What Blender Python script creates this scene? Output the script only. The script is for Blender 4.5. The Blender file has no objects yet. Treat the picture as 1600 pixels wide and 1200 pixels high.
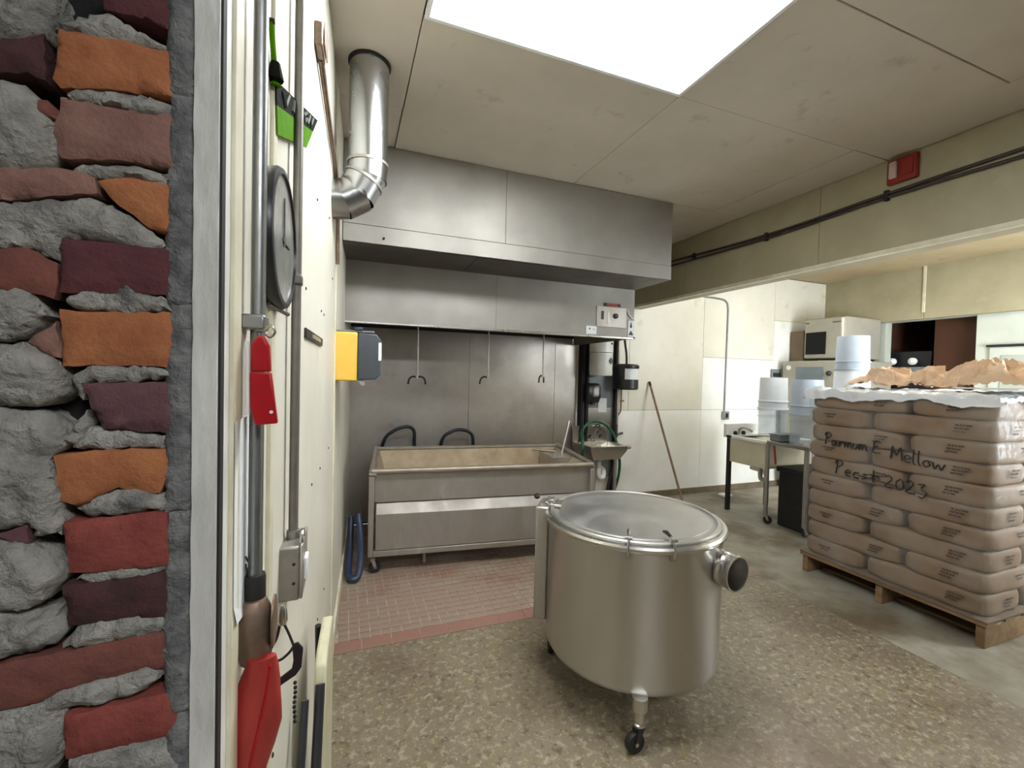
import bpy, bmesh, math, random
from math import sin, cos, pi, radians
from mathutils import Vector, Matrix, noise
from mathutils.geometry import delaunay_2d_cdt

# ------------------------------------------------------------------ camera, world, exposure
S = bpy.context.scene
COL = S.collection
random.seed(7)
cam_d = bpy.data.cameras.new('camera')
cam_d.sensor_width = 36.0
cam_d.lens = 685.0 / 1600.0 * 36.0
cam_d.clip_start = 0.02
cam = bpy.data.objects.new('camera', cam_d)
COL.objects.link(cam)
_yaw, _pit, _rol = radians(20.747), radians(-1.3195), radians(1.3885)
_f = Vector((sin(_yaw) * cos(_pit), cos(_yaw) * cos(_pit), sin(_pit)))
_r = Vector((cos(_yaw), -sin(_yaw), 0))
_u = _r.cross(_f)
_R = cos(_rol) * _r + sin(_rol) * _u
_U = -sin(_rol) * _r + cos(_rol) * _u
_m = Matrix((_R, _U, -_f)).transposed().to_4x4()
_m.translation = Vector((0, 0, 1.45))
cam.matrix_world = _m
S.camera = cam

world = bpy.data.worlds.new('world')
S.world = world
world.use_nodes = True
world.node_tree.nodes['Background'].inputs[0].default_value = (0.95, 0.97, 1.0, 1)
world.node_tree.nodes['Background'].inputs[1].default_value = 0.30
S.view_settings.view_transform = 'Standard'
S.view_settings.look = 'None'
S.view_settings.gamma = 1.0
S.view_settings.use_curve_mapping = False
S.view_settings.exposure = 1.2

LAMP_MAIN = 16.0      # strength of the troffer tubes over the kettle
FILL_HALL = 17.0      # added, unseen troffer behind the camera
FILL_FAR = 9.5
WINDOW_FILL = 12.0          # glow of the added, unseen window in the far room
#       # far troffers, added unseen behind the beam to light that room

# ------------------------------------------------------------------ materials
def srgb(r, g, b):
    f = lambda c: (c / 255 / 12.92) if c / 255 <= 0.04045 else ((c / 255 + 0.055) / 1.055) ** 2.4
    return (f(r), f(g), f(b), 1.0)

MATS = {}
def M(name, c1, rough=0.5, metal=0.0, c2=None, scale=6.0, lo=0.35, hi=0.65, c3=None, scale3=2.0, lo3=0.55, hi3=0.7,
      bump=0.0, bscale=40.0, stretch=(1, 1, 1), rvar=0.0, spec=0.5, coat=0.0, alpha=1.0, emit=None, trans=0.0, detail=6.0):
    m = bpy.data.materials.new(name)
    m.use_nodes = True
    nt = m.node_tree
    N, L = nt.nodes, nt.links
    b = N['Principled BSDF']
    b.inputs['Base Color'].default_value = c1
    b.inputs['Roughness'].default_value = rough
    b.inputs['Metallic'].default_value = metal
    b.inputs['Specular IOR Level'].default_value = spec
    b.inputs['Coat Weight'].default_value = coat
    b.inputs['Alpha'].default_value = alpha
    b.inputs['Transmission Weight'].default_value = trans
    if emit:
        b.inputs['Emission Color'].default_value = emit[0]
        b.inputs['Emission Strength'].default_value = emit[1]
    tc = N.new('ShaderNodeTexCoord')
    mp = N.new('ShaderNodeMapping')
    mp.inputs['Scale'].default_value = stretch
    L.new(tc.outputs['Object'], mp.inputs[0])
    def nz(sc, det=detail):
        n = N.new('ShaderNodeTexNoise')
        n.inputs['Scale'].default_value = sc
        n.inputs['Detail'].default_value = det
        n.inputs['Roughness'].default_value = 0.6
        L.new(mp.outputs[0], n.inputs['Vector'])
        return n
    def ramp(n, lo, hi):
        r = N.new('ShaderNodeMapRange')
        r.inputs['From Min'].default_value = lo
        r.inputs['From Max'].default_value = hi
        L.new(n.outputs['Fac'], r.inputs['Value'])
        return r
    last = None
    if c2:
        n = nz(scale)
        r = ramp(n, lo, hi)
        mx = N.new('ShaderNodeMix'); mx.data_type = 'RGBA'
        mx.inputs['A'].default_value = c1
        mx.inputs['B'].default_value = c2
        L.new(r.outputs[0], mx.inputs['Factor'])
        last = mx
        if rvar:
            rr = N.new('ShaderNodeMapRange')
            rr.inputs['To Min'].default_value = rough - rvar
            rr.inputs['To Max'].default_value = rough + rvar
            rr.inputs['From Min'].default_value = lo
            rr.inputs['From Max'].default_value = hi
            L.new(n.outputs['Fac'], rr.inputs['Value'])
            L.new(rr.outputs[0], b.inputs['Roughness'])
    if c3:
        n = nz(scale3)
        r = ramp(n, lo3, hi3)
        mx = N.new('ShaderNodeMix'); mx.data_type = 'RGBA'
        if last: L.new(last.outputs['Result'], mx.inputs['A'])
        else: mx.inputs['A'].default_value = c1
        mx.inputs['B'].default_value = c3
        L.new(r.outputs[0], mx.inputs['Factor'])
        last = mx
    if last: L.new(last.outputs['Result'], b.inputs['Base Color'])
    if bump:
        n = nz(bscale)
        bp = N.new('ShaderNodeBump')
        bp.inputs['Strength'].default_value = bump
        bp.inputs['Distance'].default_value = 0.01
        L.new(n.outputs['Fac'], bp.inputs['Height'])
        L.new(bp.outputs[0], b.inputs['Normal'])
    MATS[name] = m
    return m

M('cream_wall', srgb(224, 220, 205), 0.45, c2=srgb(214, 209, 192), scale=2.2, c3=srgb(190, 180, 150), scale3=5, lo3=0.62, hi3=0.8, bump=0.05, bscale=30)
M('cream_trim', srgb(222, 216, 192), 0.45, c2=srgb(200, 192, 164), scale=8, bump=0.05)
M('white_wall', srgb(236, 236, 230), 0.4, c2=srgb(226, 224, 212), scale=2.0, c3=srgb(196, 188, 166), scale3=3.0, lo3=0.64, hi3=0.82, bump=0.04, bscale=30)
M('ceiling_paint', srgb(206, 197, 184), 0.6, c2=srgb(194, 185, 171), scale=1.6, c3=srgb(152, 140, 122), scale3=7.0, lo3=0.62, hi3=0.85, bump=0.04, bscale=25)
M('far_ceiling', srgb(186, 168, 134), 0.6, c2=srgb(172, 152, 118), scale=1.6, c3=srgb(146, 124, 92), scale3=5.0, lo3=0.6, hi3=0.8)
M('beam_paint', srgb(172, 163, 134), 0.5, c2=srgb(160, 151, 122), scale=2.5, c3=srgb(176, 170, 142), scale3=6, lo3=0.62, hi3=0.85, bump=0.04)
M('frame_paint', srgb(226, 224, 217), 0.5, c2=srgb(196, 194, 186), scale=18, stretch=(1, 1, 0.35), c3=srgb(104, 96, 86), scale3=9, lo3=0.63, hi3=0.72, bump=0.4, bscale=25)
M('rough_mortar', srgb(140, 139, 136), 0.95, c2=srgb(96, 96, 96), scale=40, bump=0.9, bscale=90)
M('mortar', srgb(180, 176, 166), 0.95, c2=srgb(136, 133, 127), scale=28, c3=srgb(104, 104, 104), scale3=14, lo3=0.56, hi3=0.75, bump=1.0, bscale=110)
M('mortar_dark', srgb(38, 32, 30), 0.95, c2=srgb(22, 20, 20), scale=20, bump=0.6)
for n_, a_, b_ in (('orange', (178, 114, 72), (156, 94, 58)), ('pink', (150, 112, 98), (128, 92, 82)), ('maroon', (100, 54, 54), (84, 44, 48)),
                   ('rust', (128, 76, 64), (106, 62, 56)), ('purple', (108, 74, 76), (92, 60, 66)), ('red', (148, 74, 62), (122, 56, 50)), ('dark', (84, 48, 46), (62, 38, 38))):
    M('brick_' + n_, srgb(*a_), 0.9, c2=srgb(*b_), scale=22, c3=srgb(150, 120, 104), scale3=16, lo3=0.66, hi3=0.85, bump=0.45, bscale=90)
M('steel', (0.60, 0.58, 0.54, 1), 0.30, 1.0, c2=(0.50, 0.48, 0.44, 1), scale=3.0, rvar=0.07, bump=0.03, bscale=6)
M('steel_lid', (0.44, 0.43, 0.395, 1), 0.44, 0.9, c2=(0.44, 0.43, 0.40, 1), scale=6, rvar=0.1, c3=(0.52, 0.51, 0.48, 1), scale3=5, lo3=0.58, hi3=0.8, bump=0.05, bscale=20)
M('steel_hood', (0.38, 0.36, 0.325, 1), 0.58, 1.0, c2=(0.31, 0.29, 0.262, 1), scale=1.6, rvar=0.06)
M('steel_kettle', (0.56, 0.545, 0.52, 1), 0.30, 1.0, c2=(0.47, 0.455, 0.43, 1), scale=4.0, lo=0.2, hi=0.8, stretch=(1, 1, 0.15))
def anisotropic(name, amount):
    m = MATS[name]; nt = m.node_tree
    t = nt.nodes.new('ShaderNodeTangent'); t.direction_type = 'RADIAL'; t.axis = 'Z'
    b = nt.nodes['Principled BSDF']
    b.inputs['Anisotropic'].default_value = amount
    b.inputs['Anisotropic Rotation'].default_value = 0.25
    nt.links.new(t.outputs[0], b.inputs['Tangent'])
anisotropic('steel_kettle', 0.9)
M('steel_splash', (0.56, 0.53, 0.49, 1), 0.42, 1.0, c2=(0.44, 0.41, 0.37, 1), scale=2.5, rvar=0.08, c3=(0.34, 0.28, 0.22, 1), scale3=4, lo3=0.6, hi3=0.85)
M('steel_dull', (0.44, 0.41, 0.37, 1), 0.55, 0.9, c2=(0.40, 0.37, 0.33, 1), scale=7, stretch=(1, 1, 0.4), rvar=0.1, c3=(0.56, 0.54, 0.50, 1), scale3=9, lo3=0.6, hi3=0.8, bump=0.05)
M('steel_worn', (0.46, 0.41, 0.34, 1), 0.55, 0.7, c2=(0.38, 0.32, 0.25, 1), scale=9, bump=0.1)
M('galvanised', (0.50, 0.51, 0.52, 1), 0.26, 1.0, c2=(0.43, 0.44, 0.45, 1), scale=10, lo=0.2, hi=0.8, rvar=0.04)
M('conduit_steel', (0.34, 0.345, 0.34, 1), 0.40, 0.95, c2=(0.27, 0.27, 0.265, 1), scale=12, rvar=0.08)
M('conduit_grime', (0.24, 0.225, 0.20, 1), 0.5, 0.7, c2=(0.18, 0.165, 0.14, 1), scale=16)
M('box_steel', (0.34, 0.32, 0.28, 1), 0.5, 0.7, c2=(0.26, 0.25, 0.22, 1), scale=20)
M('brown_metal', (0.20, 0.15, 0.11, 1), 0.42, 0.7, c2=(0.32, 0.22, 0.16, 1), scale=24)
M('tub_inside', srgb(186, 168, 138), 0.5, 0.15, c2=srgb(160, 138, 108), scale=5, c3=srgb(132, 104, 78), scale3=8, lo3=0.58, hi3=0.8)
M('black_plastic', srgb(26, 26, 28), 0.35, c2=srgb(38, 38, 40), scale=10)
M('black_rubber', srgb(20, 20, 20), 0.6, c2=srgb(34, 32, 30), scale=20)
M('grey_plastic', srgb(74, 78, 84), 0.35, c2=srgb(62, 66, 70), scale=5)
M('yellow_plastic', srgb(232, 190, 84), 0.4, c2=srgb(222, 176, 70), scale=5)
M('white_plastic', srgb(232, 232, 228), 0.35, c2=srgb(222, 220, 212), scale=5)
M('pail_white', srgb(226, 230, 236), 0.4, c2=srgb(214, 220, 228), scale=4)
M('pail_grey', srgb(186, 198, 214), 0.4, c2=srgb(174, 188, 204), scale=4)
M('red_plastic', srgb(176, 16, 28), 0.35, c2=srgb(150, 10, 22), scale=12)
M('red_sleeve', srgb(164, 54, 48), 0.35, c2=srgb(140, 38, 36), scale=30, stretch=(1, 1, 0.3), c3=srgb(196, 92, 72), scale3=26, lo3=0.62, hi3=0.75, bump=0.3, bscale=60)
M('lime_fabric', srgb(84, 134, 6), 0.9, spec=0.1, c2=srgb(70, 116, 4), scale=20)
M('black_fabric', srgb(16, 18, 14), 0.95, spec=0.1, c2=srgb(24, 26, 20), scale=40)
M('grey_ink', srgb(92, 98, 86), 0.8, c2=srgb(80, 84, 76), scale=40)
M('ink', srgb(22, 18, 20), 0.5, c2=srgb(34, 28, 30), scale=60)
M('print_ink', srgb(84, 66, 50), 0.8, c2=srgb(76, 60, 46), scale=60)
M('paper_white', srgb(228, 230, 230), 0.7, c2=srgb(216, 218, 216), scale=8)
M('blue_hose', srgb(44, 58, 84), 0.35, c2=srgb(34, 46, 70), scale=10)
M('green_hose', srgb(18, 92, 62), 0.35, c2=srgb(14, 74, 52), scale=10)
M('dark_hose', srgb(30, 36, 48), 0.4, c2=srgb(24, 28, 38), scale=10)
M('cable_dark', srgb(62, 52, 52), 0.5, c2=srgb(50, 42, 42), scale=10)
M('kraft', srgb(126, 100, 74), 0.7, c2=srgb(114, 90, 66), scale=7, c3=srgb(102, 80, 60), scale3=12, lo3=0.6, hi3=0.8, bump=0.25, bscale=22)
M('kraft_paper', srgb(222, 192, 162), 0.7, c2=srgb(210, 178, 146), scale=8, bump=0.2, bscale=18)
M('pallet_wood', srgb(140, 112, 78), 0.75, c2=srgb(112, 86, 58), scale=14, stretch=(1, 0.2, 1), c3=srgb(104, 76, 50), scale3=8, lo3=0.6, hi3=0.8, bump=0.2)
M('tile_red', srgb(146, 116, 102), 0.5, c2=srgb(132, 102, 90), scale=9, c3=srgb(154, 140, 122), scale3=3.0, lo3=0.40, hi3=0.62)
M('tile_edge', srgb(150, 108, 94), 0.5, c2=srgb(136, 94, 82), scale=9, c3=srgb(142, 120, 102), scale3=4.0, lo3=0.45, hi3=0.7)
M('grout', srgb(198, 184, 162), 0.9, c2=srgb(128, 112, 96), scale=12)
M('concrete', srgb(156, 152, 136), 0.6, c2=srgb(132, 124, 108), scale=3.0, c3=srgb(104, 90, 72), scale3=1.6, lo3=0.46, hi3=0.62, bump=0.1, bscale=30)
M('cove_brown', srgb(120, 104, 84), 0.7, c2=srgb(100, 86, 70), scale=6)
M('sink_cream', srgb(206, 198, 172), 0.45, c2=srgb(190, 180, 150), scale=4)
M('panel_grey', srgb(120, 124, 128), 0.45, c2=srgb(104, 108, 112), scale=4)
M('dark_gap', srgb(34, 30, 28), 0.8, c2=srgb(24, 22, 20), scale=5)
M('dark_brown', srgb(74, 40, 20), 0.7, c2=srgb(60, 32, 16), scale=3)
M('brown_board', srgb(72, 38, 14), 0.7, c2=srgb(62, 32, 12), scale=3)
M('cardboard', srgb(116, 98, 78), 0.8, c2=srgb(102, 86, 68), scale=6)
M('oven_enamel', srgb(164, 160, 146), 0.4, c2=srgb(154, 150, 136), scale=4)
M('dark_glass', srgb(10, 10, 12), 0.3, spec=0.2, c2=srgb(16, 16, 18), scale=3)
M('grey_glass', srgb(112, 124, 130), 0.3, c2=srgb(98, 110, 116), scale=3)
M('door_paint', srgb(202, 206, 194), 0.4, c2=srgb(192, 196, 184), scale=3)
M('door_panel', srgb(178, 182, 170), 0.4, c2=srgb(170, 174, 162), scale=3)
M('wood_pole', srgb(134, 104, 84), 0.6, c2=srgb(112, 84, 68), scale=20)
M('pale_wood', srgb(206, 196, 170), 0.6, c2=srgb(190, 178, 150), scale=20)
M('alarm_red', srgb(150, 44, 36), 0.4, c2=srgb(130, 36, 30), scale=8)
M('lens_clear', srgb(200, 180, 172), 0.2, c2=srgb(180, 160, 152), scale=8)
M('gauge_face', srgb(150, 150, 143), 0.2, c2=srgb(126, 126, 119), scale=20)
M('label_red', srgb(168, 84, 72), 0.6, c2=srgb(150, 70, 60), scale=20)
M('stool_cream', srgb(196, 190, 160), 0.5, c2=srgb(176, 170, 140), scale=6, bump=0.1)
M('lamp_white', srgb(236, 238, 238), 0.4, c2=srgb(228, 230, 230), scale=6)
M('tube_main', (1, 1, 1, 1), 0.5, c2=(1, 1, 1, 1), emit=((0.97, 0.99, 1.0, 1), LAMP_MAIN * 3.0))
M('added_window_glow', (0.8, 0.85, 0.9, 1), 0.4, c2=(0.8, 0.85, 0.9, 1), emit=((0.86, 0.94, 1.0, 1), WINDOW_FILL))
M('tube_hall', (1, 1, 1, 1), 0.5, c2=(1, 1, 1, 1), emit=((0.97, 0.99, 1.0, 1), FILL_HALL * 3.0))
M('hall_wall', srgb(74, 70, 66), 0.6, c2=srgb(64, 60, 57), scale=2)
M('steel_shade_seam', (0.16, 0.145, 0.13, 1), 0.5, 0.8, c2=(0.10, 0.09, 0.08, 1), scale=3)  # dark seams; on the hood underside, shade put into the steel colour
M('tube_far', (1, 1, 1, 1), 0.5, c2=(1, 1, 1, 1), emit=((0.97, 0.99, 1.0, 1), FILL_FAR * 3.0))

def lens_material(name, strength):
    m = bpy.data.materials.new(name); m.use_nodes = True
    nt = m.node_tree; N, L = nt.nodes, nt.links
    N.remove(N['Principled BSDF'])
    out = N['Material Output']
    em = N.new('ShaderNodeEmission'); em.inputs[0].default_value = (0.93, 0.97, 1.0, 1); em.inputs[1].default_value = strength
    tr = N.new('ShaderNodeBsdfTransparent')
    mx = N.new('ShaderNodeMixShader'); mx.inputs[0].default_value = 0.55
    L.new(tr.outputs[0], mx.inputs[1]); L.new(em.outputs[0], mx.inputs[2]); L.new(mx.outputs[0], out.inputs[0])
    MATS[name] = m
lens_material('lens_main', LAMP_MAIN)
lens_material('lens_far', FILL_FAR)
lens_material('lens_hall', FILL_HALL)

def film_material(name, base, tint, sc):
    m = bpy.data.materials.new(name); m.use_nodes = True
    nt = m.node_tree; N, L = nt.nodes, nt.links
    b = N['Principled BSDF']; out = N['Material Output']
    b.inputs['Base Color'].default_value = tint
    b.inputs['Roughness'].default_value = 0.22
    tr = N.new('ShaderNodeBsdfTransparent')
    mx = N.new('ShaderNodeMixShader')
    tc = N.new('ShaderNodeTexCoord'); n = N.new('ShaderNodeTexNoise'); n.inputs['Scale'].default_value = sc; n.inputs['Detail'].default_value = 5
    L.new(tc.outputs['Object'], n.inputs['Vector'])
    r = N.new('ShaderNodeMapRange'); r.inputs['From Min'].default_value = 0.35; r.inputs['From Max'].default_value = 0.7
    r.inputs['To Min'].default_value = base[0]; r.inputs['To Max'].default_value = base[1]
    L.new(n.outputs['Fac'], r.inputs['Value']); L.new(r.outputs[0], mx.inputs[0])
    n2 = N.new('ShaderNodeTexNoise'); n2.inputs['Scale'].default_value = 18; L.new(tc.outputs['Object'], n2.inputs['Vector'])
    bp = N.new('ShaderNodeBump'); bp.inputs['Strength'].default_value = 0.5; bp.inputs['Distance'].default_value = 0.02
    L.new(n2.outputs['Fac'], bp.inputs['Height']); L.new(bp.outputs[0], b.inputs['Normal'])
    L.new(tr.outputs[0], mx.inputs[1]); L.new(b.outputs[0], mx.inputs[2]); L.new(mx.outputs[0], out.inputs[0])
    MATS[name] = m
film_material('stretch_film', (0.05, 0.24), srgb(206, 202, 194), 5.0)
film_material('plastic_sheet', (0.72, 0.95), srgb(236, 238, 240), 6.0)
film_material('clear_jug', (0.18, 0.36), srgb(196, 208, 220), 4.0)

def speckle_floor():
    m = bpy.data.materials.new('speckled_floor'); m.use_nodes = True
    nt = m.node_tree; N, L = nt.nodes, nt.links
    b = N['Principled BSDF']; b.inputs['Roughness'].default_value = 0.42
    tc = N.new('ShaderNodeTexCoord')
    def nz(sc, det, ro=0.6):
        n = N.new('ShaderNodeTexNoise'); n.inputs['Scale'].default_value = sc; n.inputs['Detail'].default_value = det; n.inputs['Roughness'].default_value = ro
        L.new(tc.outputs['Object'], n.inputs['Vector']); return n
    def mixc(a, bcol, fac):
        mx = N.new('ShaderNodeMix'); mx.data_type = 'RGBA'
        if hasattr(a, 'outputs'): L.new(a.outputs['Result'], mx.inputs['A'])
        else: mx.inputs['A'].default_value = a
        mx.inputs['B'].default_value = bcol
        L.new(fac.outputs[0], mx.inputs['Factor']); return mx
    def rng(n, lo, hi, t1=1.0, sock='Fac'):
        r = N.new('ShaderNodeMapRange'); r.inputs['From Min'].default_value = lo; r.inputs['From Max'].default_value = hi
        r.inputs['To Max'].default_value = t1
        L.new(n.outputs[sock], r.inputs['Value']); return r
    v = N.new('ShaderNodeTexVoronoi'); v.inputs['Scale'].default_value = 75; L.new(tc.outputs['Object'], v.inputs['Vector'])
    a = mixc(srgb(116, 104, 85), srgb(132, 120, 99), rng(nz(2.0, 5), 0.35, 0.65))
    a = mixc(a, srgb(164, 152, 128), rng(nz(34, 4), 0.52, 0.64, 0.85))
    a = mixc(a, srgb(88, 75, 56), rng(nz(26, 5), 0.54, 0.66, 0.85))
    a = mixc(a, srgb(184, 174, 150), rng(nz(80, 2), 0.62, 0.70, 0.85))
    a = mixc(a, srgb(130, 118, 70), rng(nz(14, 3), 0.55, 0.72, 0.55))
    a = mixc(a, srgb(96, 80, 64), rng(nz(1.3, 5), 0.48, 0.68, 0.75))
    L.new(a.outputs['Result'], b.inputs['Base Color'])
    rr = rng(nz(5, 4), 0.3, 0.7); rr.inputs['To Min'].default_value = 0.3; rr.inputs['To Max'].default_value = 0.6
    L.new(rr.outputs[0], b.inputs['Roughness'])
    bp = N.new('ShaderNodeBump'); bp.inputs['Strength'].default_value = 0.25; bp.inputs['Distance'].default_value = 0.004
    L.new(nz(70, 3).outputs['Fac'], bp.inputs['Height']); L.new(bp.outputs[0], b.inputs['Normal'])
    MATS['speckled_floor'] = m
speckle_floor()

# ------------------------------------------------------------------ mesh builder
OFF = {}
class MB:
    def __init__(s): s.v = []; s.f = []
    def add(s, vs, fs):
        n = len(s.v); s.v += [tuple(v) for v in vs]; s.f += [tuple(i + n for i in f) for f in fs]; return s
    def box(s, x0, x1, y0, y1, z0, z1):
        return s.add([(x0, y0, z0), (x1, y0, z0), (x1, y1, z0), (x0, y1, z0), (x0, y0, z1), (x1, y0, z1), (x1, y1, z1), (x0, y1, z1)],
                     [(3, 2, 1, 0), (4, 5, 6, 7), (0, 1, 5, 4), (1, 2, 6, 5), (2, 3, 7, 6), (3, 0, 4, 7)])
    def prism(s, pts, fn, a, b):
        """pts 2-D outline; fn(p, t) -> 3-D, t in (a, b)"""
        n = len(pts)
        vs = [fn(p, a) for p in pts] + [fn(p, b) for p in pts]
        fs = [tuple(range(n - 1, -1, -1)), tuple(range(n, 2 * n))] + [(i, (i + 1) % n, n + (i + 1) % n, n + i) for i in range(n)]
        return s.add(vs, fs)
    def tube(s, path, r, seg=10, caps=True, ry=None):
        P = [Vector(p) for p in path]; n = len(P)
        rs = r if isinstance(r, (list, tuple)) else [r] * n
        T = []
        for i in range(n):
            t = (P[min(i + 1, n - 1)] - P[max(i - 1, 0)]); T.append(t.normalized())
        up = Vector((0, 0, 1)) if abs(T[0].z) < 0.9 else Vector((0, 1, 0))
        a = T[0].cross(up).normalized()
        vs = []
        for i in range(n):
            a = (a - T[i] * a.dot(T[i])).normalized(); b = T[i].cross(a)
            for k in range(seg):
                q = 2 * pi * k / seg
                vs.append(P[i] + (a * cos(q) + b * sin(q)) * rs[i])
        fs = [(i * seg + k, i * seg + (k + 1) % seg, (i + 1) * seg + (k + 1) % seg, (i + 1) * seg + k) for i in range(n - 1) for k in range(seg)]
        if caps: fs += [tuple(range(seg - 1, -1, -1)), tuple((n - 1) * seg + k for k in range(seg))]
        return s.add(vs, fs)
    def lathe(s, prof, c=(0, 0, 0), seg=48, axis='z', caps=True):
        """prof [(r, h)]; closed at the ends when caps"""
        vs = []
        for r, h in prof:
            for k in range(seg):
                q = 2 * pi * k / seg
                x, y, z = r * cos(q), r * sin(q), h
                if axis == 'x': x, y, z = h, r * cos(q), r * sin(q)
                if axis == 'y': x, y, z = r * sin(q), h, r * cos(q)
                vs.append((c[0] + x, c[1] + y, c[2] + z))
        n = len(prof)
        fs = [(i * seg + k, i * seg + (k + 1) % seg, (i + 1) * seg + (k + 1) % seg, (i + 1) * seg + k) for i in range(n - 1) for k in range(seg)]
        if caps: fs += [tuple(range(seg - 1, -1, -1)), tuple((n - 1) * seg + k for k in range(seg))]
        return s.add(vs, fs)
    def grid(s, fn, nu, nv):
        vs = [fn(i / nu, j / nv) for j in range(nv + 1) for i in range(nu + 1)]
        fs = [(j * (nu + 1) + i, j * (nu + 1) + i + 1, (j + 1) * (nu + 1) + i + 1, (j + 1) * (nu + 1) + i) for j in range(nv) for i in range(nu)]
        return s.add(vs, fs)
    def xf(s, mat):
        s.v = [tuple(mat @ Vector(v)) for v in s.v]; return s
    def build(s, name, mat, parent=None, bevel=0.0, smooth=False, origin=None, seg=2, angle=40):
        if parent is not None: off = Vector(OFF[parent.name])
        elif origin is not None: off = Vector(origin)
        else:
            xs, ys, zs = zip(*s.v)
            off = Vector(((min(xs) + max(xs)) / 2, (min(ys) + max(ys)) / 2, min(zs)))
        me = bpy.data.meshes.new(name)
        me.from_pydata([tuple(Vector(v) - off) for v in s.v], [], s.f)
        bm = bmesh.new(); bm.from_mesh(me)
        bmesh.ops.recalc_face_normals(bm, faces=bm.faces)
        bm.to_mesh(me); bm.free()
        me.materials.append(MATS[mat])
        if smooth or bevel:
            me.polygons.foreach_set('use_smooth', [True] * len(me.polygons))
            me.set_sharp_from_angle(angle=radians(angle))
        o = bpy.data.objects.new(name, me)
        COL.objects.link(o)
        if parent is not None: o.parent = parent
        else: o.location = off
        OFF[o.name] = tuple(off)
        if bevel:
            m = o.modifiers.new('bevel', 'BEVEL'); m.width = bevel; m.segments = seg; m.limit_method = 'ANGLE'; m.angle_limit = radians(35)
            m.harden_normals = False
        return o

def tag(o, label=None, cat=None, group=None, kind=None):
    if label: o['label'] = label
    if cat: o['category'] = cat
    if group: o['group'] = group
    if kind: o['kind'] = kind
    return o
def thing(name, loc, label, cat, group=None, local=False, rz=0.0):
    o = bpy.data.objects.new(name, None); COL.objects.link(o)
    o.location = loc; o.rotation_euler = (0, 0, rz); o.empty_display_size = 0.05
    OFF[o.name] = (0, 0, 0) if local else tuple(loc)
    return tag(o, label, cat, group)
def struct(o, label=None): return tag(o, label, None, None, 'structure')
def copy_tree(o, parent=None):
    c = o.copy(); COL.objects.link(c); c.parent = parent
    OFF[c.name] = OFF[o.name]
    for ch in list(o.children): copy_tree(ch, c)
    return c
def arc(c, r, a0, a1, n, plane='xz'):
    out = []
    for i in range(n + 1):
        q = radians(a0 + (a1 - a0) * i / n)
        if plane == 'xz': out.append((c[0] + r * cos(q), c[1], c[2] + r * sin(q)))
        elif plane == 'yz': out.append((c[0], c[1] + r * cos(q), c[2] + r * sin(q)))
        else: out.append((c[0] + r * cos(q), c[1] + r * sin(q), c[2]))
    return out
def spline(pts, n=8):
    P = [Vector(p) for p in pts]; P = [2 * P[0] - P[1]] + P + [2 * P[-1] - P[-2]]
    out = []
    for i in range(1, len(P) - 2):
        for k in range(n):
            t = k / n
            a, b, c, d = P[i - 1:i + 3]
            out.append(0.5 * ((2 * b) + (c - a) * t + (2 * a - 5 * b + 4 * c - d) * t * t + (3 * b - a - 3 * c + d) * t ** 3))
    out.append(P[-2]); return out

def slab(poly, yf, depth, proud, jag, rough, seed, step=0.006):
    """a broken-edged stone: outline (x, z), front face at yf bulging towards -y by proud"""
    rnd = random.Random(seed)
    pts = []
    n = len(poly)
    for i in range(n):
        a, b = Vector(poly[i]), Vector(poly[(i + 1) % n])
        k = max(1, int((b - a).length / step))
        for j in range(k):
            p = a.lerp(b, j / k)
            pts.append(p + Vector((rnd.uniform(-jag, jag), rnd.uniform(-jag, jag))))
    m = len(pts)
    xs = [p.x for p in pts]; zs = [p.y for p in pts]
    inner = []
    def inside(x, z):
        c = False; j = m - 1
        for i in range(m):
            if (pts[i].y > z) != (pts[j].y > z) and x < (pts[j].x - pts[i].x) * (z - pts[i].y) / (pts[j].y - pts[i].y) + pts[i].x: c = not c
            j = i
        return c
    def dist(x, z): return min(math.hypot(x - p.x, z - p.y) for p in pts)
    x = min(xs)
    while x < max(xs):
        z = min(zs)
        while z < max(zs):
            q = Vector((x + rnd.uniform(-.3, .3) * step, z + rnd.uniform(-.3, .3) * step))
            if inside(q.x, q.y) and dist(q.x, q.y) > step * 0.45: inner.append(q)
            z += step
        x += step
    vo, eo, fo, *_ = delaunay_2d_cdt(pts + inner, [(i, (i + 1) % m) for i in range(m)], [], 1, 1e-6)
    mb = MB(); V = []
    for p in vo:
        d = dist(p.x, p.y)
        bul = proud * min(1.0, d / 0.012) ** 0.55
        nzv = noise.fractal(Vector((p.x * 45, p.y * 45, seed * 3.1)), 1.0, 2.0, 3) * rough
        V.append((p.x, yf - bul - (nzv if d > 1e-5 else 0), p.y))
    mb.add(V, fo)
    # skirt to the back from the boundary edges
    cnt = {}
    for f in fo:
        for i in range(len(f)):
            e = (f[i], f[(i + 1) % len(f)]); cnt[frozenset(e)] = cnt.get(frozenset(e), 0) + 1
    nb = len(mb.v); back = {}
    for e, c in cnt.items():
        if c == 1:
            a, b = tuple(e)
            for q in (a, b):
                if q not in back:
                    back[q] = len(mb.v); mb.v.append((V[q][0], yf + depth, V[q][2]))
            mb.f.append((a, b, back[b], back[a]))
    return mb

# ================================================================== the setting
ZC = 2.8          # ceiling
YB = 4.33         # back wall
XR = 6.48         # far right wall
def WX(y, off=0.0): return -0.158 + 0.045 * y + off      # left wall face

fl = struct(MB().box(-1.32, 2.87, -2.72, 2.36, -0.06, 0).build('floor', 'speckled_floor', origin=(0, 0, 0)))
fl2 = struct(MB().box(2.872, 6.7, -1.4, YB, -0.06, 0).build('floor', 'concrete', origin=(0, 0, 0)))
bed = struct(MB().box(-0.3, 2.872, 2.36, YB, -0.06, -0.004).build('floor', 'grout', origin=(0, 0, 0)))

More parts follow.
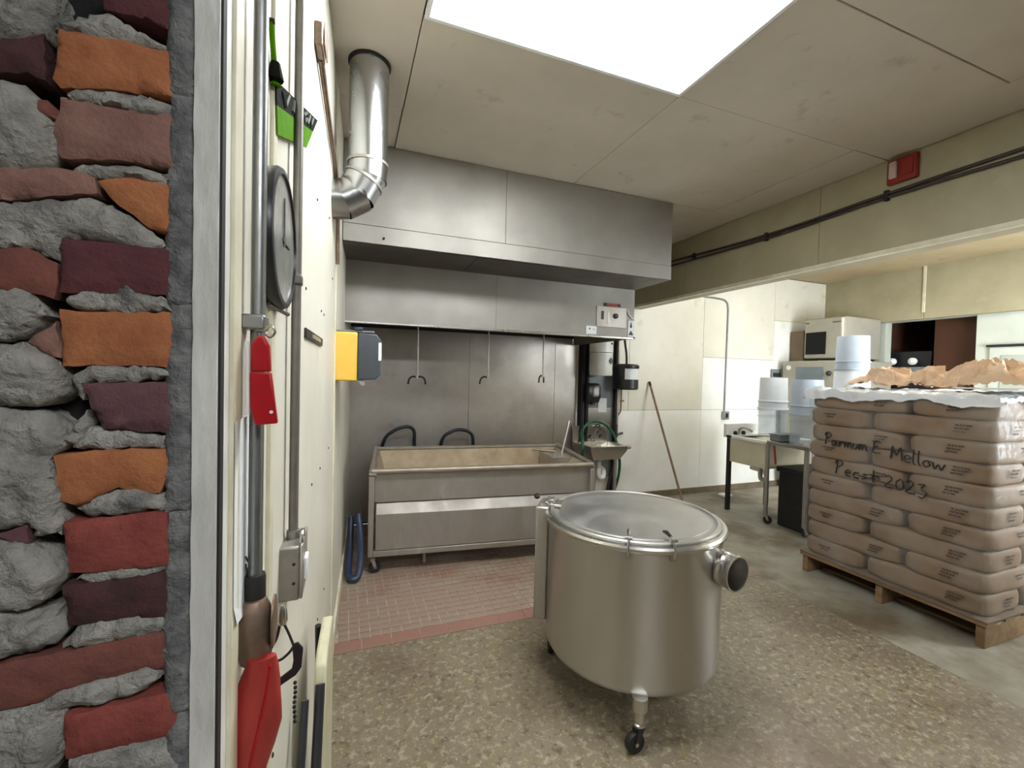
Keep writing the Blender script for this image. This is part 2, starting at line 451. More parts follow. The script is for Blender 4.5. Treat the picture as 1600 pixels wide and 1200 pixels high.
# red floor tiles: border row, then small square tiles; the nearest are single pieces, the rest one mesh
def tile_mesh(sx, sy, mat):
    mb = MB().box(-sx / 2, sx / 2, -sy / 2, sy / 2, -0.004, 0)
    o = mb.build('tile', mat, bed); return o
TW = 0.056
count = 0
proto = None
bt = None
for i in range(19):
    x = -0.02 + 0.155 * i
    if bt is None:
        bt = MB().box(-0.0755, 0.0755, -0.048, 0.048, -0.004, 0.0005).build('tile', 'tile_edge', bed); o = bt
    else:
        o = bt.copy(); COL.objects.link(o)
    o.location = (x + 0.04, 2.412, random.uniform(-0.0006, 0.0006)); count += 1
rest = MB()
rows = int((YB - 2.465) / TW)
for r in range(rows):
    for c in range(int(2.95 / TW) + 1):
        x = -0.05 + c * TW; y = 2.465 + TW / 2 + r * TW
        if x > 2.87 - TW / 2 or x < WX(y): continue
        dz = random.uniform(-0.0012, 0.0004)
        if count < 295 and not (1.05 < x < 1.85):
            if proto is None:
                proto = MB().box(-0.0255, 0.0255, -0.0255, 0.0255, -0.004, 0).build('tile', 'tile_red', bed); o = proto
            else:
                o = proto.copy(); COL.objects.link(o)
            o.location = (x, y, dz); count += 1
        else:
            rest.box(x - 0.0255, x + 0.0255, y - 0.0255, y + 0.0255, -0.004, dz)
tag(rest.build('tile', 'tile_red', bed), 'small red floor tiles running back under the tub', kind='stuff')

# ---- left wall
y0, y1 = 0.578, YB
lw = struct(MB().prism([(WX(y0), y0), (WX(y1), y1), (-0.36, y1), (-0.36, 0.96), (-0.150, 0.96), (-0.150, y0)], lambda p, t: (p[0], p[1], t), 0, ZC).build('wall_left', 'cream_wall', origin=(0, 0, 0)))
def wall_strip(ya, yb, za, zb, t, name, mat):
    return MB().prism([(WX(ya) - 0.001, ya), (WX(yb) - 0.001, yb), (WX(yb, t), yb), (WX(ya, t), ya)], lambda p, q: (p[0], p[1], q), za, zb).build(name, mat, lw, bevel=0.001)
wall_strip(0.60, 0.632, 0.0, ZC, 0.007, 'batten', 'cream_trim')
wall_strip(0.818, 0.846, 0.0, ZC, 0.006, 'batten', 'cream_trim')
wall_strip(2.30, 2.35, 0.0, ZC, 0.005, 'batten', 'cream_trim')
nail = None
for y, z in ((1.257, 1.658), (1.647, 1.65), (1.738, 1.648), (2.015, 1.115), (1.679, 1.1), (1.44, 1.102), (1.153, 1.1), (1.899, .564), (1.665, .567), (.894, .735), (1.487, 1.97),
             (1.2, 2.05), (1.9, 2.05), (1.05, 1.85), (2.1, 1.85)):
    if nail is None:
        nail = MB().lathe([(0.0045, 0), (0.0045, 0.0015), (0.002, 0.003)], seg=10, axis='x').build('nail_head', 'dark_gap', lw); o = nail
    else:
        o = nail.copy(); COL.objects.link(o)
    o.location = (WX(y), y, z)
struct(MB().prism([(WX(1.0) - .001, 1.0), (WX(4.3) - .001, 4.3), (WX(4.3, .012), 4.3), (WX(1.0, .012), 1.0)], lambda p, q: (p[0], p[1], q), 0.0, 0.10).build('baseboard_left', 'cream_trim', bevel=0.003))

# ---- wall end of broken brick in front (left of the opening)
wf = struct(MB().box(-1.2, -0.152, 0.585, 0.95, 0, ZC).build('wall_front', 'mortar_dark', origin=(0, 0, 0)), None)
BRICKS=[
 ('maroon',[(-0.232, 1.826), (-0.172, 1.846), (-0.172, 1.79), (-0.189, 1.797), (-0.227, 1.796)]),
 ('orange',[(-0.261, 1.767), (-0.217, 1.77), (-0.172, 1.77), (-0.171, 1.724), (-0.216, 1.721), (-0.259, 1.712), (-0.264, 1.72)]),
 ('pink',[(-0.258, 1.704), (-0.216, 1.703), (-0.171, 1.708), (-0.169, 1.653), (-0.216, 1.652), (-0.259, 1.646), (-0.264, 1.669)]),
 ('pink',[(-0.318, 1.629), (-0.255, 1.637), (-0.234, 1.633), (-0.231, 1.618), (-0.265, 1.609), (-0.318, 1.595)]),
 ('orange',[(-0.231, 1.629), (-0.204, 1.638), (-0.17, 1.635), (-0.171, 1.584), (-0.19, 1.589), (-0.214, 1.609)]),
 ('maroon',[(-0.258, 1.57), (-0.216, 1.57), (-0.172, 1.57), (-0.17, 1.522), (-0.216, 1.522), (-0.259, 1.518)]),
 ('rust',[(-0.318, 1.551), (-0.283, 1.559), (-0.261, 1.545), (-0.263, 1.512), (-0.279, 1.515), (-0.318, 1.515)]),
 ('orange',[(-0.259, 1.501), (-0.216, 1.502), (-0.168, 1.505), (-0.167, 1.448), (-0.216, 1.449), (-0.256, 1.447)]),
 ('pink',[(-0.283, 1.469), (-0.262, 1.49), (-0.259, 1.454), (-0.269, 1.456)]),
 ('purple',[(-0.243, 1.431), (-0.205, 1.432), (-0.165, 1.434), (-0.165, 1.379), (-0.226, 1.386), (-0.236, 1.411)]),
 ('orange',[(-0.264, 1.36), (-0.226, 1.364), (-0.168, 1.364), (-0.172, 1.338), (-0.18, 1.317), (-0.215, 1.325), (-0.245, 1.309), (-0.258, 1.316)]),
 ('red',[(-0.256, 1.294), (-0.215, 1.296), (-0.173, 1.298), (-0.169, 1.241), (-0.215, 1.241), (-0.251, 1.243)]),
 ('dark',[(-0.257, 1.231), (-0.215, 1.231), (-0.17, 1.233), (-0.17, 1.185), (-0.215, 1.19), (-0.252, 1.191)]),
 ('rust',[(-0.319, 1.162), (-0.274, 1.165), (-0.235, 1.167), (-0.171, 1.172), (-0.171, 1.132), (-0.23, 1.132), (-0.274, 1.119), (-0.319, 1.118)]),
 ('red',[(-0.257, 1.102), (-0.215, 1.102), (-0.163, 1.105), (-0.163, 1.057), (-0.204, 1.058), (-0.255, 1.057)]),
 ('dark',[(-0.318, 1.74), (-0.271, 1.759), (-0.269, 1.716), (-0.283, 1.72), (-0.318, 1.712)]),
 ('rust',[(-0.287, 1.697), (-0.269, 1.698), (-0.26, 1.682), (-0.274, 1.682)]),
 ('purple',[(-0.306, 1.287), (-0.283, 1.295), (-0.282, 1.277), (-0.292, 1.274)]),
 ('rust',[(-0.255, 1.04), (-0.163, 1.026), (-0.162, 0.98), (-0.255, 1.011)]),
]
MORTAR=[
 (0.012,[(-0.265, 1.767), (-0.255, 1.78), (-0.225, 1.795), (-0.197, 1.784), (-0.173, 1.775), (-0.169, 1.767), (-0.195, 1.769), (-0.224, 1.764), (-0.258, 1.765)]),
 (0.012,[(-0.255, 1.709), (-0.239, 1.721), (-0.215, 1.724), (-0.172, 1.717), (-0.169, 1.706), (-0.194, 1.701), (-0.229, 1.702), (-0.253, 1.702)]),
 (0.01,[(-0.255, 1.635), (-0.246, 1.645), (-0.214, 1.65), (-0.172, 1.648), (-0.169, 1.635), (-0.204, 1.634), (-0.229, 1.631)]),
 (0.014,[(-0.315, 1.596), (-0.271, 1.606), (-0.234, 1.613), (-0.209, 1.602), (-0.189, 1.588), (-0.174, 1.574), (-0.189, 1.565), (-0.229, 1.57), (-0.256, 1.568), (-0.258, 1.545), (-0.28, 1.558), (-0.315, 1.549)]),
 (0.012,[(-0.258, 1.514), (-0.234, 1.527), (-0.204, 1.529), (-0.175, 1.519), (-0.166, 1.506), (-0.209, 1.502), (-0.251, 1.503)]),
 (0.012,[(-0.251, 1.435), (-0.239, 1.448), (-0.209, 1.452), (-0.171, 1.448), (-0.162, 1.438), (-0.204, 1.432), (-0.241, 1.43), (-0.244, 1.415), (-0.249, 1.423)]),
 (0.01,[(-0.253, 1.367), (-0.238, 1.385), (-0.209, 1.385), (-0.171, 1.376), (-0.163, 1.366), (-0.203, 1.364), (-0.248, 1.366)]),
 (0.012,[(-0.246, 1.306), (-0.233, 1.32), (-0.198, 1.326), (-0.174, 1.314), (-0.17, 1.3), (-0.208, 1.297), (-0.238, 1.296)]),
 (0.01,[(-0.249, 1.236), (-0.233, 1.244), (-0.193, 1.246), (-0.17, 1.243), (-0.171, 1.236), (-0.192, 1.227), (-0.233, 1.23)]),
 (0.014,[(-0.258, 1.171), (-0.248, 1.189), (-0.218, 1.196), (-0.176, 1.19), (-0.165, 1.177), (-0.176, 1.169), (-0.218, 1.165), (-0.248, 1.166)]),
 (0.016,[(-0.283, 1.119), (-0.257, 1.133), (-0.223, 1.132), (-0.213, 1.139), (-0.187, 1.141), (-0.173, 1.125), (-0.192, 1.109), (-0.228, 1.104), (-0.255, 1.108), (-0.257, 1.061), (-0.272, 1.034), (-0.317, 1.049), (-0.317, 1.109)]),
 (0.014,[(-0.253, 1.056), (-0.223, 1.061), (-0.17, 1.058), (-0.156, 1.059), (-0.153, 0.996), (-0.253, 1.028)]),
 (0.018,[(-0.315, 1.794), (-0.265, 1.811), (-0.262, 1.782), (-0.27, 1.758), (-0.285, 1.749), (-0.315, 1.732)]),
 (0.022,[(-0.315, 1.711), (-0.285, 1.709), (-0.271, 1.692), (-0.26, 1.674), (-0.262, 1.649), (-0.271, 1.636), (-0.285, 1.626), (-0.315, 1.624)]),
 (0.022,[(-0.315, 1.513), (-0.289, 1.521), (-0.276, 1.515), (-0.272, 1.496), (-0.285, 1.474), (-0.315, 1.467)]),
 (0.026,[(-0.316, 1.464), (-0.289, 1.469), (-0.267, 1.46), (-0.255, 1.439), (-0.254, 1.418), (-0.276, 1.407), (-0.316, 1.408)]),
 (0.018,[(-0.316, 1.406), (-0.276, 1.405), (-0.258, 1.387), (-0.253, 1.374), (-0.267, 1.357), (-0.258, 1.319), (-0.258, 1.282), (-0.278, 1.283), (-0.285, 1.296), (-0.316, 1.285)]),
 (0.01,[(-0.258, 1.375), (-0.248, 1.393), (-0.239, 1.405), (-0.241, 1.385), (-0.248, 1.368)]),
 (0.026,[(-0.316, 1.281), (-0.29, 1.281), (-0.267, 1.264), (-0.255, 1.244), (-0.267, 1.221), (-0.285, 1.212), (-0.316, 1.216)]),
 (0.016,[(-0.316, 1.217), (-0.281, 1.207), (-0.262, 1.206), (-0.254, 1.187), (-0.262, 1.173), (-0.285, 1.169), (-0.316, 1.166)]),
 (0.01,[(-0.317, 1.121), (-0.295, 1.122), (-0.281, 1.106), (-0.286, 1.089), (-0.317, 1.085)]),
 (0.006,[(-0.172, 1.372), (-0.161, 1.405), (-0.15, 1.364), (-0.149, 1.297), (-0.167, 1.305)]),
]

for i, (c, poly) in enumerate(BRICKS):
    slab(poly, 0.552, 0.05, 0.004, 0.0012, 0.0022, i + 1, 0.007).build('brick', 'brick_' + c, wf, smooth=True, angle=50)
for i, (h, poly) in enumerate(MORTAR):
    slab(poly, 0.556, 0.045, h * 0.65, 0.002, 0.008, i + 50, 0.0045).build('mortar', 'mortar', wf, smooth=True, angle=60)
# courses beyond the frame so the wall stands on from floor to ceiling
rb = random.Random(3)
cols = ['orange', 'pink', 'maroon', 'rust', 'purple', 'red', 'dark']
shared = {}
def far_brick(x, z, w, h, c):
    k = c
    if k not in shared:
        o = MB().box(-0.5, 0.5, 0, 1, -0.5, 0.5).build('brick', 'brick_' + c, wf); shared[k] = o
    else:
        o = shared[k].copy(); COL.objects.link(o)
    o.scale = (w, 0.04, h); o.location = (x, 0.552 + rb.uniform(0, 0.006), z)
for zlo, zhi in ((0.02, 0.98), (1.86, 2.74)):
    r = 0; z = zlo + 0.03
    while z < zhi:
        xs = [(-0.218, 0.095), (-0.345, 0.13)] if r % 2 else [(-0.235, 0.125), (-0.36, 0.10)]
        for x, w in xs: far_brick(x, z, w, 0.056, rb.choice(cols))
        z += 0.069; r += 1
r = 0; z = 0.99
while z < 1.86:
    far_brick(-0.40, z, 0.15, 0.056, rb.choice(cols)); z += 0.069
for k in range(13):   # rough mortar filling against the door frame
    z = 0.0 + k * 0.216
    slab([(-0.174, z), (-0.149, z), (-0.148, z + 0.1), (-0.149, z + 0.218), (-0.172, z + 0.218), (-0.176, z + 0.1)], 0.553, 0.04, 0.006, 0.0012, 0.004, 200 + k, 0.006).build('mortar', 'rough_mortar', wf, smooth=True, angle=60)
jf = MB()
jf.grid(lambda u, v: (-0.150 + 0.022 * u + 0.0012 * noise.noise(Vector((u * 2, v * 60, 1))), 0.545 + 0.0016 * noise.noise(Vector((u * 5, v * 90, 4))) , v * 2.2), 6, 260)
jf.box(-0.1495, -0.1285, 0.547, 0.60, 0, 2.2)
struct(jf.build('trim_1', 'frame_paint', origin=(0, 0, 0), smooth=True), 'chipped white painted door frame edge beside the bricks')
struct(MB().box(-0.1284, -0.1262, 0.552, 0.566, 0, 2.2).build('trim_3', 'dark_gap', origin=(0, 0, 0)), 'dark gap strip between door frame and cream wall')
struct(MB().box(-0.155, 2.42, 0.38, 0.50, 2.45, ZC + .08).build('wall_lintel', 'cream_wall', origin=(0, 0, 0)))
WN = (4.3, 5.6, 0.75, 2.1)  # unseen window added to light the far room and the bag ends
struct(MB().box(2.3, WN[0], 0.30, 0.46, 0, ZC + 0.06).box(WN[1], XR + 0.12, 0.30, 0.46, 0, ZC + 0.06).box(WN[0], WN[1], 0.30, 0.46, 0, WN[2]).box(WN[0], WN[1], 0.30, 0.46, WN[3], ZC + 0.06).build('wall_near', 'cream_wall', origin=(0, 0, 0)))
wn = struct(MB().box(WN[0], WN[1], 0.38, 0.43, WN[2], WN[2] + .05).box(WN[0], WN[1], 0.38, 0.43, WN[3] - .05, WN[3]).box(WN[0], WN[0] + .05, 0.38, 0.43, WN[2] + .05, WN[3] - .05).box(WN[1] - .05, WN[1], 0.38, 0.43, WN[2] + .05, WN[3] - .05).box(4.93, 4.97, 0.38, 0.43, WN[2] + .05, WN[3] - .05).build('added_window', 'lamp_white', origin=(0, 0, 0)))
MB().box(WN[0] + .05, 4.93, 0.395, 0.405, WN[2] + .05, WN[3] - .05).build('pane', 'added_window_glow', wn)
MB().box(4.97, WN[1] - .05, 0.395, 0.405, WN[2] + .05, WN[3] - .05).build('pane', 'added_window_glow', wn)
MB().box(WN[0] - .03, WN[1] + .03, 0.42, 0.52, WN[2] - .03, WN[2]).build('added_window_sill', 'lamp_white', wn, bevel=.004)

# unseen passage around the camera, added dark to deepen the steel's reflections
struct(MB().box(-1.32, -1.2, -2.6, 0.95, 0, 2.7).build('wall_unseen_passage_left', 'hall_wall', origin=(0, 0, 0)))
struct(MB().box(2.3, 2.42, -2.6, 0.30, 0, 2.7).build('wall_unseen_passage_right', 'hall_wall', origin=(0, 0, 0)))
struct(MB().box(-1.32, 2.42, -2.72, -2.6, 0, 2.7).build('wall_unseen_passage_end', 'hall_wall', origin=(0, 0, 0)))
struct(MB().box(-1.32, 2.42, -2.72, 0.50, 2.7, 2.78).build('ceiling_unseen_passage', 'hall_wall', origin=(0, 0, 0)))

# ---- back wall with its wall panels
wb = struct(MB().box(-0.36, XR + 0.12, YB, YB + 0.12, 0, ZC + 0.06).build('wall_back', 'dark_gap', origin=(0, 0, 0)))
def panel(x0, x1, z0, z1, mat): return MB().box(x0 + .0018, x1 - .0018, YB - 0.006, YB + 0.001, z0 + .0018, z1 - .0018).build('panel', mat, wb, bevel=0.001)
panel(2.36, 4.20, 0.07, 1.055, 'white_wall'); panel(4.20, 5.42, 0.07, 1.055, 'white_wall'); panel(5.42, 6.48, 0.07, 1.055, 'white_wall')
panel(2.36, 3.10, 1.055, 2.84, 'cream_wall'); panel(3.10, 4.20, 1.055, 2.84, 'cream_wall')  # cream upper panels put the yellower light up there into the colour
panel(4.20, 5.42, 1.055, 1.72, 'white_wall'); panel(4.20, 5.42, 1.72, 2.84, 'cream_wall')
panel(5.42, 6.48, 1.055, 2.26, 'white_wall'); panel(5.42, 6.48, 2.26, 2.84, 'cream_wall')
panel(-0.02, 2.36, 2.2, 2.84, 'cream_wall')
struct(MB().box(2.98, 6.48, YB - 0.02, YB, 0, 0.075).build('baseboard_back', 'cove_brown', bevel=0.006))
# stainless splash panels behind the tub
for x0, x1 in ((0.03, 1.165), (1.165, 2.128), (2.128, 2.40)):
    MB().box(x0 + .001, x1 - .001, YB - 0.02, YB + 0.001, 0.02, 2.2).build('splash_panel', 'steel_splash', wb, bevel=0.002)

# ---- far right wall with a pass-through and a white panelled door
wr = struct(MB().box(XR, XR + .12, 0.6, 2.72, 0, 2.86).box(XR, XR + .12, 3.59, YB, 0, 2.86).box(XR, XR + .12, 2.72, 3.59, 0, 1.1).box(XR, XR + .12, 2.72, 3.59, 2.22, 2.86)
            .build('wall_right', 'door_paint', origin=(0, 0, 0)))
MB().box(XR - 0.07, XR + 0.001, 0.6, 3.166, 2.225, 2.86).build('panel', 'beam_paint', wr, bevel=0.003)
MB().box(XR - 0.07, XR + 0.001, 3.172, YB - .006, 2.225, 2.86).build('panel', 'beam_paint', wr, bevel=0.003)
MB().box(XR - 0.082, XR - 0.069, 3.155, 3.183, 2.30, 2.86).build('batten', 'cream_trim', wr, bevel=0.002)
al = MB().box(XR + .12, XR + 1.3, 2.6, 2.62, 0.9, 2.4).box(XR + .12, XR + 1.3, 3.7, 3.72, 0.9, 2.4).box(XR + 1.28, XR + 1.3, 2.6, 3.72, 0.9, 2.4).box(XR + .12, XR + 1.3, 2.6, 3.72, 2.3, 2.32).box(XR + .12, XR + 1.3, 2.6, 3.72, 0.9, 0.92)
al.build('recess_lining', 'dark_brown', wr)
dr = MB().box(XR - 0.025, XR + .001, 1.55, 2.60, 0.02, 1.86).build('door_1', 'door_paint', bevel=0.004)
struct(dr)
for za, zb in ((0.15, 0.9), (1.0, 1.77)):
    MB().box(XR - 0.034, XR - 0.024, 1.64, 2.51, za, zb).build('door_panel', 'door_panel', dr, bevel=0.006)
MB().box(XR - 0.045, XR - 0.01, 1.5, 2.62, 1.862, 1.885).build('head_trim', 'dark_gap', dr)
MB().lathe([(0.022, 0), (0.022, 0.02), (0.012, 0.035)], (XR - 0.06, 1.62, 1.0), 16, 'x').build('door_knob', 'steel', dr, smooth=True)

# ---- ceiling boards
cl = struct(MB().box(-0.4, 3.12, 0.4, YB + .1, ZC + 0.016, ZC + 0.08).build('ceiling', 'dark_gap', origin=(0, 0, 0)))
LX0, LX1, LY0, LY1 = 0.26, 1.475, 1.112, 1.722
def board(x0, x1, y0, y1, dz=0.0):
    MB().box(x0 + .0022, x1 - .0022, y0 + .0022, y1 - .0022, ZC + dz, ZC + .018).build('ceiling_board', 'ceiling_paint', cl, bevel=0.0015)
board(-0.2, 0.255, 0.4, 2.35, 0.002); board(-0.2, 0.255, 2.35, YB, 0.004)
board(0.255, 1.478, 1.727, 2.80, 0); board(0.255, 1.478, 0.4, 1.107, 0.001); board(0.255, 1.478, 2.80, YB, 0.003)
board(1.478, 2.755, 1.085, 1.726, 0.0); board(1.478, 2.755, 1.726, 2.785, 0.002); board(1.478, 2.755, 0.4, 1.085, 0.003); board(1.478, 2.755, 2.785, YB, 0.001)
board(2.755, 3.075, 0.4, 1.726, 0.004); board(2.755, 3.075, 1.726, 2.785, 0.001); board(2.755, 3.075, 2.785, YB, 0.003)
cl2 = struct(MB().box(3.05, XR + .2, 0.4, YB + .1, 2.86, 2.92).build('ceiling', 'dark_gap', origin=(0, 0, 0)))
for x0, x1 in ((3.2, 4.3), (4.3, 5.4), (5.4, 6.5)):
    for ya, yb in ((0.4, 1.9), (1.9, 3.2), (3.2, YB + .02)):
        MB().box(x0 + .002, x1 - .002, ya + .002, yb - .002, 2.845 + random.uniform(0, .004), 2.862).build('ceiling_board', 'far_ceiling', cl2, bevel=0.0015)

# ---- boxed beam between the two rooms
bm_ = struct(MB().box(3.078, 3.24, 0.5, YB, 2.245, 2.87).build('trim_2', 'beam_paint', origin=(0, 0, 0)), 'cream boxed beam across the ceiling between the rooms')
for ya, yb in ((0.5, 2.132), (2.132, 3.43), (3.43, YB)):
    MB().box(3.070, 3.079, ya + .0016, yb - .0016, 2.262, 2.799).build('panel', 'beam_paint', bm_, bevel=0.001)
MB().box(3.062, 3.10, 0.5, YB, 2.236, 2.264).build('edge_trim', 'cream_trim', bm_, bevel=0.002)

# ---- ceiling lights
def troffer(x0, y0, z, kind, label):
    t = thing('ceiling_light', (x0 + 0.6075, y0 + 0.305, z), label, 'ceiling light', 'fluorescent ceiling troffers')
    x1, y1 = x0 + 1.215, y0 + 0.61
    fr = MB()
    w = 0.018
    fr.box(x0, x1, y0, y0 + w, z - .006, z + .012).box(x0, x1, y1 - w, y1, z - .006, z + .012).box(x0, x0 + w, y0 + w, y1 - w, z - .006, z + .012).box(x1 - w, x1, y0 + w, y1 - w, z - .006, z + .012)
    fr.build('frame', 'lamp_white', t, bevel=0.002)
    h = MB()
    for a in ((x0, x1, y0, y0 + .004, z + .012, z + .10), (x0, x1, y1 - .004, y1, z + .012, z + .10), (x0, x0 + .004, y0, y1, z + .012, z + .10), (x1 - .004, x1, y0, y1, z + .012, z + .10), (x0, x1, y0, y1, z + .10, z + .104)): h.box(*a)
    h.build('housing', 'lamp_white', t)
    MB().box(x0 + w, x1 - w, y0 + w, y1 - w, z, z + .003).build('lens', 'lens_' + kind, t)
    for yy in (y0 + 0.15, y1 - 0.15):
        MB().tube([(x0 + .05, yy, z + .05), (x1 - .05, yy, z + .05)], 0.019, 12).build('lamp_tube', 'tube_' + kind, t, smooth=True)
    return t
tm = troffer(LX0, LY0, ZC, 'main', 'rectangular fluorescent ceiling light glowing above the stainless kettle')
troffer(4.55, 1.0, 2.846, 'far', 'added fluorescent light for the far room, unseen behind the beam')  # unseen lamp added to light the far room
troffer(3.75, 2.55, 2.846, 'far', 'added fluorescent light brightening the white wall, unseen behind the beam')  # second unseen lamp, added to brighten the white back wall
troffer(0.0, -1.6, 2.694, 'hall', 'added fluorescent light behind the camera, unseen, for the brick wall')  # unseen lamp added to light the bricks
for sx, sy in ((.42, .33), (.95, .46), (1.02, .40), (1.10, .47), (.90, .35), (.70, .20), (1.08, .25), (.52, .50), (.30, .44)):
    MB().box(LX0 + sx, LX0 + sx + .005, LY0 + sy, LY0 + sy + .006, ZC - .0018, ZC - .0002).build('speck', 'dark_gap', tm)

# ================================================================== casters (part builder)
def caster(parent, x, y, ztop, r=0.038, yaw=0.0, mat='black_rubber', fmat='steel_dull'):
    """swivel caster whose wheel stands on z = 0; returns the wheel fork part with its wheel as sub-part"""
    f = MB()
    f.lathe([(0.022, r * 2 + 0.012), (0.022, r * 2 + 0.03)], (0, 0, 0), 16)
    f.lathe([(0.009, r * 2 + 0.03), (0.009, ztop)], (0, 0, 0), 10)
    for s in (-1, 1):
        f.prism([(-0.014, r * 2 + 0.016), (0.014, r * 2 + 0.016), (0.03, r * 0.8), (0.012, r * 0.8)], lambda p, t: (p[0], t, p[1]), s * 0.016 - 0.0015, s * 0.016 + 0.0015)
    f.box(-0.016, 0.016, -0.0175, 0.0175, r * 2 + 0.012, r * 2 + 0.016)
    m = Matrix.Translation((x, y, 0)) @ Matrix.Rotation(yaw, 4, 'Z')
    f.xf(m)
    fo = f.build('caster', fmat, parent, smooth=True)
    w = MB().lathe([(r * 0.5, -0.013), (r * 0.94, -0.013), (r, -0.008), (r, 0.008), (r * 0.94, 0.013), (r * 0.5, 0.013)], (0.02, 0, r), 24, 'y').xf(m)
    w.build('wheel', mat, fo, smooth=True)
    MB().lathe([(0.008, -0.0185), (0.008, 0.0185)], (0.02, 0, r), 10, 'y').xf(m).build('axle', 'steel', fo)
    return fo

# ================================================================== stainless kettle
KX, KY = 1.272, 1.718
kt = thing('steel_kettle', (KX, KY, 0), 'round stainless steel kettle on casters with hinged lid and side spout', 'kettle')
pr = [(0.0, 0.155), (0.12, 0.158), (0.25, 0.172), (0.34, 0.19), (0.378, 0.205), (0.389, 0.222), (0.391, 0.24), (0.391, 0.770), (0.394, 0.776)]
MB().lathe(pr, (KX, KY, 0), 96, caps=False).build('body', 'steel_kettle', kt, smooth=True)
MB().lathe([(0.388, 0.770), (0.402, 0.772), (0.410, 0.781), (0.411, 0.790), (0.405, 0.799), (0.394, 0.802), (0.384, 0.799), (0.381, 0.786), (0.384, 0.772)], (KX, KY, 0), 96, caps=False).build('rim', 'steel', kt, smooth=True)
ld = MB().lathe([(0.379, 0.796), (0.384, 0.800), (0.385, 0.808), (0.380, 0.813), (0.368, 0.8135), (0.362, 0.808), (0.352, 0.806), (0.34, 0.8065), (0.338, 0.809), (0.330, 0.810), (0.2, 0.812), (0.05, 0.813), (0.0005, 0.813)], (KX, KY, 0), 96, caps=False)  .build('lid', 'steel_lid', kt, smooth=True)
for px_, py_ in ((1.040, 1.420), (1.192, 1.372)):
    a = math.atan2(py_ - KY, px_ - KX)
    m = Matrix.Translation((KX, KY, 0)) @ Matrix.Rotation(a, 4, 'Z')
    l = MB()
    l.tube([(0.405, 0, 0.760), (0.412, 0, 0.790), (0.396, 0, 0.826), (0.360, 0, 0.834)], 0.005, 8)
    l.tube([(0.396, -0.014, 0.826), (0.396, 0.014, 0.826)], 0.007, 8)
    l.box(0.388, 0.404, -0.013, 0.013, 0.748, 0.772)
    lo = l.xf(m).build('latch', 'steel', kt, smooth=True)
    MB().tube([(0.374, 0, 0.832), (0.338, 0, 0.838), (0.315, 0, 0.833)], [0.006, 0.0085, 0.006], 10).xf(m).build('latch_grip', 'black_plastic' if px_ > 1.1 else 'steel', lo, smooth=True)
# flat control column on the far left flank
a = math.atan2(0.24, -0.34)
m = Matrix.Translation((KX, KY, 0)) @ Matrix.Rotation(a, 4, 'Z')
MB().box(0.385, 0.448, -0.10, 0.075, 0.27, 0.815).xf(m).build('side_panel', 'steel_dull', kt, bevel=0.008)
hg = MB().box(0.33, 0.43, -0.045, 0.045, 0.812, 0.824).tube([(0.40, -0.06, 0.828), (0.40, 0.06, 0.828)], 0.010, 12).box(0.37, 0.39, -0.03, 0.03, 0.82, 0.842).xf(m).build('hinge', 'steel', kt, bevel=0.002)
MB().lathe([(0.004, 0), (0.012, 0.004), (0.016, 0.014), (0.012, 0.024), (0.004, 0.028)], (0, 0, 0), 16).xf(m @ Matrix.Translation((0.46, -0.02, 0.825))).build('knob', 'black_plastic', kt, smooth=True)
# spout
a = radians(-58)
m = Matrix.Translation((KX, KY, 0.668)) @ Matrix.Rotation(a, 4, 'Z') @ Matrix.Translation((0.36, 0, 0)) @ Matrix.Rotation(radians(-24), 4, 'Z') @ Matrix.Translation((-0.37, 0, 0))
sp = MB().lathe([(0.074, 0.33), (0.074, 0.395), (0.070, 0.402), (0.069, 0.425), (0.072, 0.428), (0.072, 0.436), (0.069, 0.44), (0.069, 0.468), (0.072, 0.472), (0.072, 0.486), (0.066, 0.486), (0.064, 0.47), (0.064, 0.34)], (0, 0, 0), 40, 'x', caps=False).xf(m)
so = sp.build('spout', 'steel', kt, smooth=True)
MB().lathe([(0.0005, 0.398), (0.064, 0.40)], (0, 0, 0), 32, 'x', caps=False).xf(m).build('valve_disc', 'dark_gap', so)
for ang in (-119, 131, 8):
    lx, ly = KX + 0.392 * cos(radians(ang)), KY + 0.392 * sin(radians(ang))
    MB().lathe([(0.030, 0.215), (0.030, 0.165), (0.019, 0.155), (0.019, 0.115), (0.024, 0.112), (0.024, 0.105)], (lx, ly, 0), 20).build('leg', 'steel', kt, smooth=True)
    caster(kt, lx, ly, 0.12, 0.040, radians(ang - 60), fmat='black_plastic')

# ================================================================== wash tub on casters
TA = math.atan2(3.08 - 3.25, 1.88 - 0.17)
tb = thing('wash_tub', (0.16, 3.22, 0), 'long stainless wash tub on casters under the steel hood', 'tub', local=True, rz=TA)
TL, TD = 1.74, 0.84
# legs
for x in (0.0, TL - 0.04):
    for y in (0.0, TD - 0.04):
        zt = 0.70
        MB().box(x, x + 0.036, y, y + 0.036, 0.125, zt).build('leg', 'steel_dull', tb, bevel=0.003)
MB().box(0.036, TL - 0.04, 0.0, 0.03, 0.125, 0.165).box(0.036, TL - 0.04, TD - 0.04, TD - 0.01, 0.125, 0.165).box(0.0, 0.03, 0.036, TD - 0.04, 0.125, 0.165).box(TL - 0.034, TL - 0.004, 0.036, TD - 0.04, 0.125, 0.165).build('base_frame', 'steel_dull', tb, bevel=0.003)
# lower housing with sloping ledge
pf = [(0.012, 0.168), (0.012, 0.425), (0.085, 0.505), (0.30, 0.505), (0.30, 0.168)]
MB().prism(pf, lambda p, t: (t, p[0], p[1]), 0.05, TL - 0.05).build('lower_panel', 'steel_dull', tb, bevel=0.003)
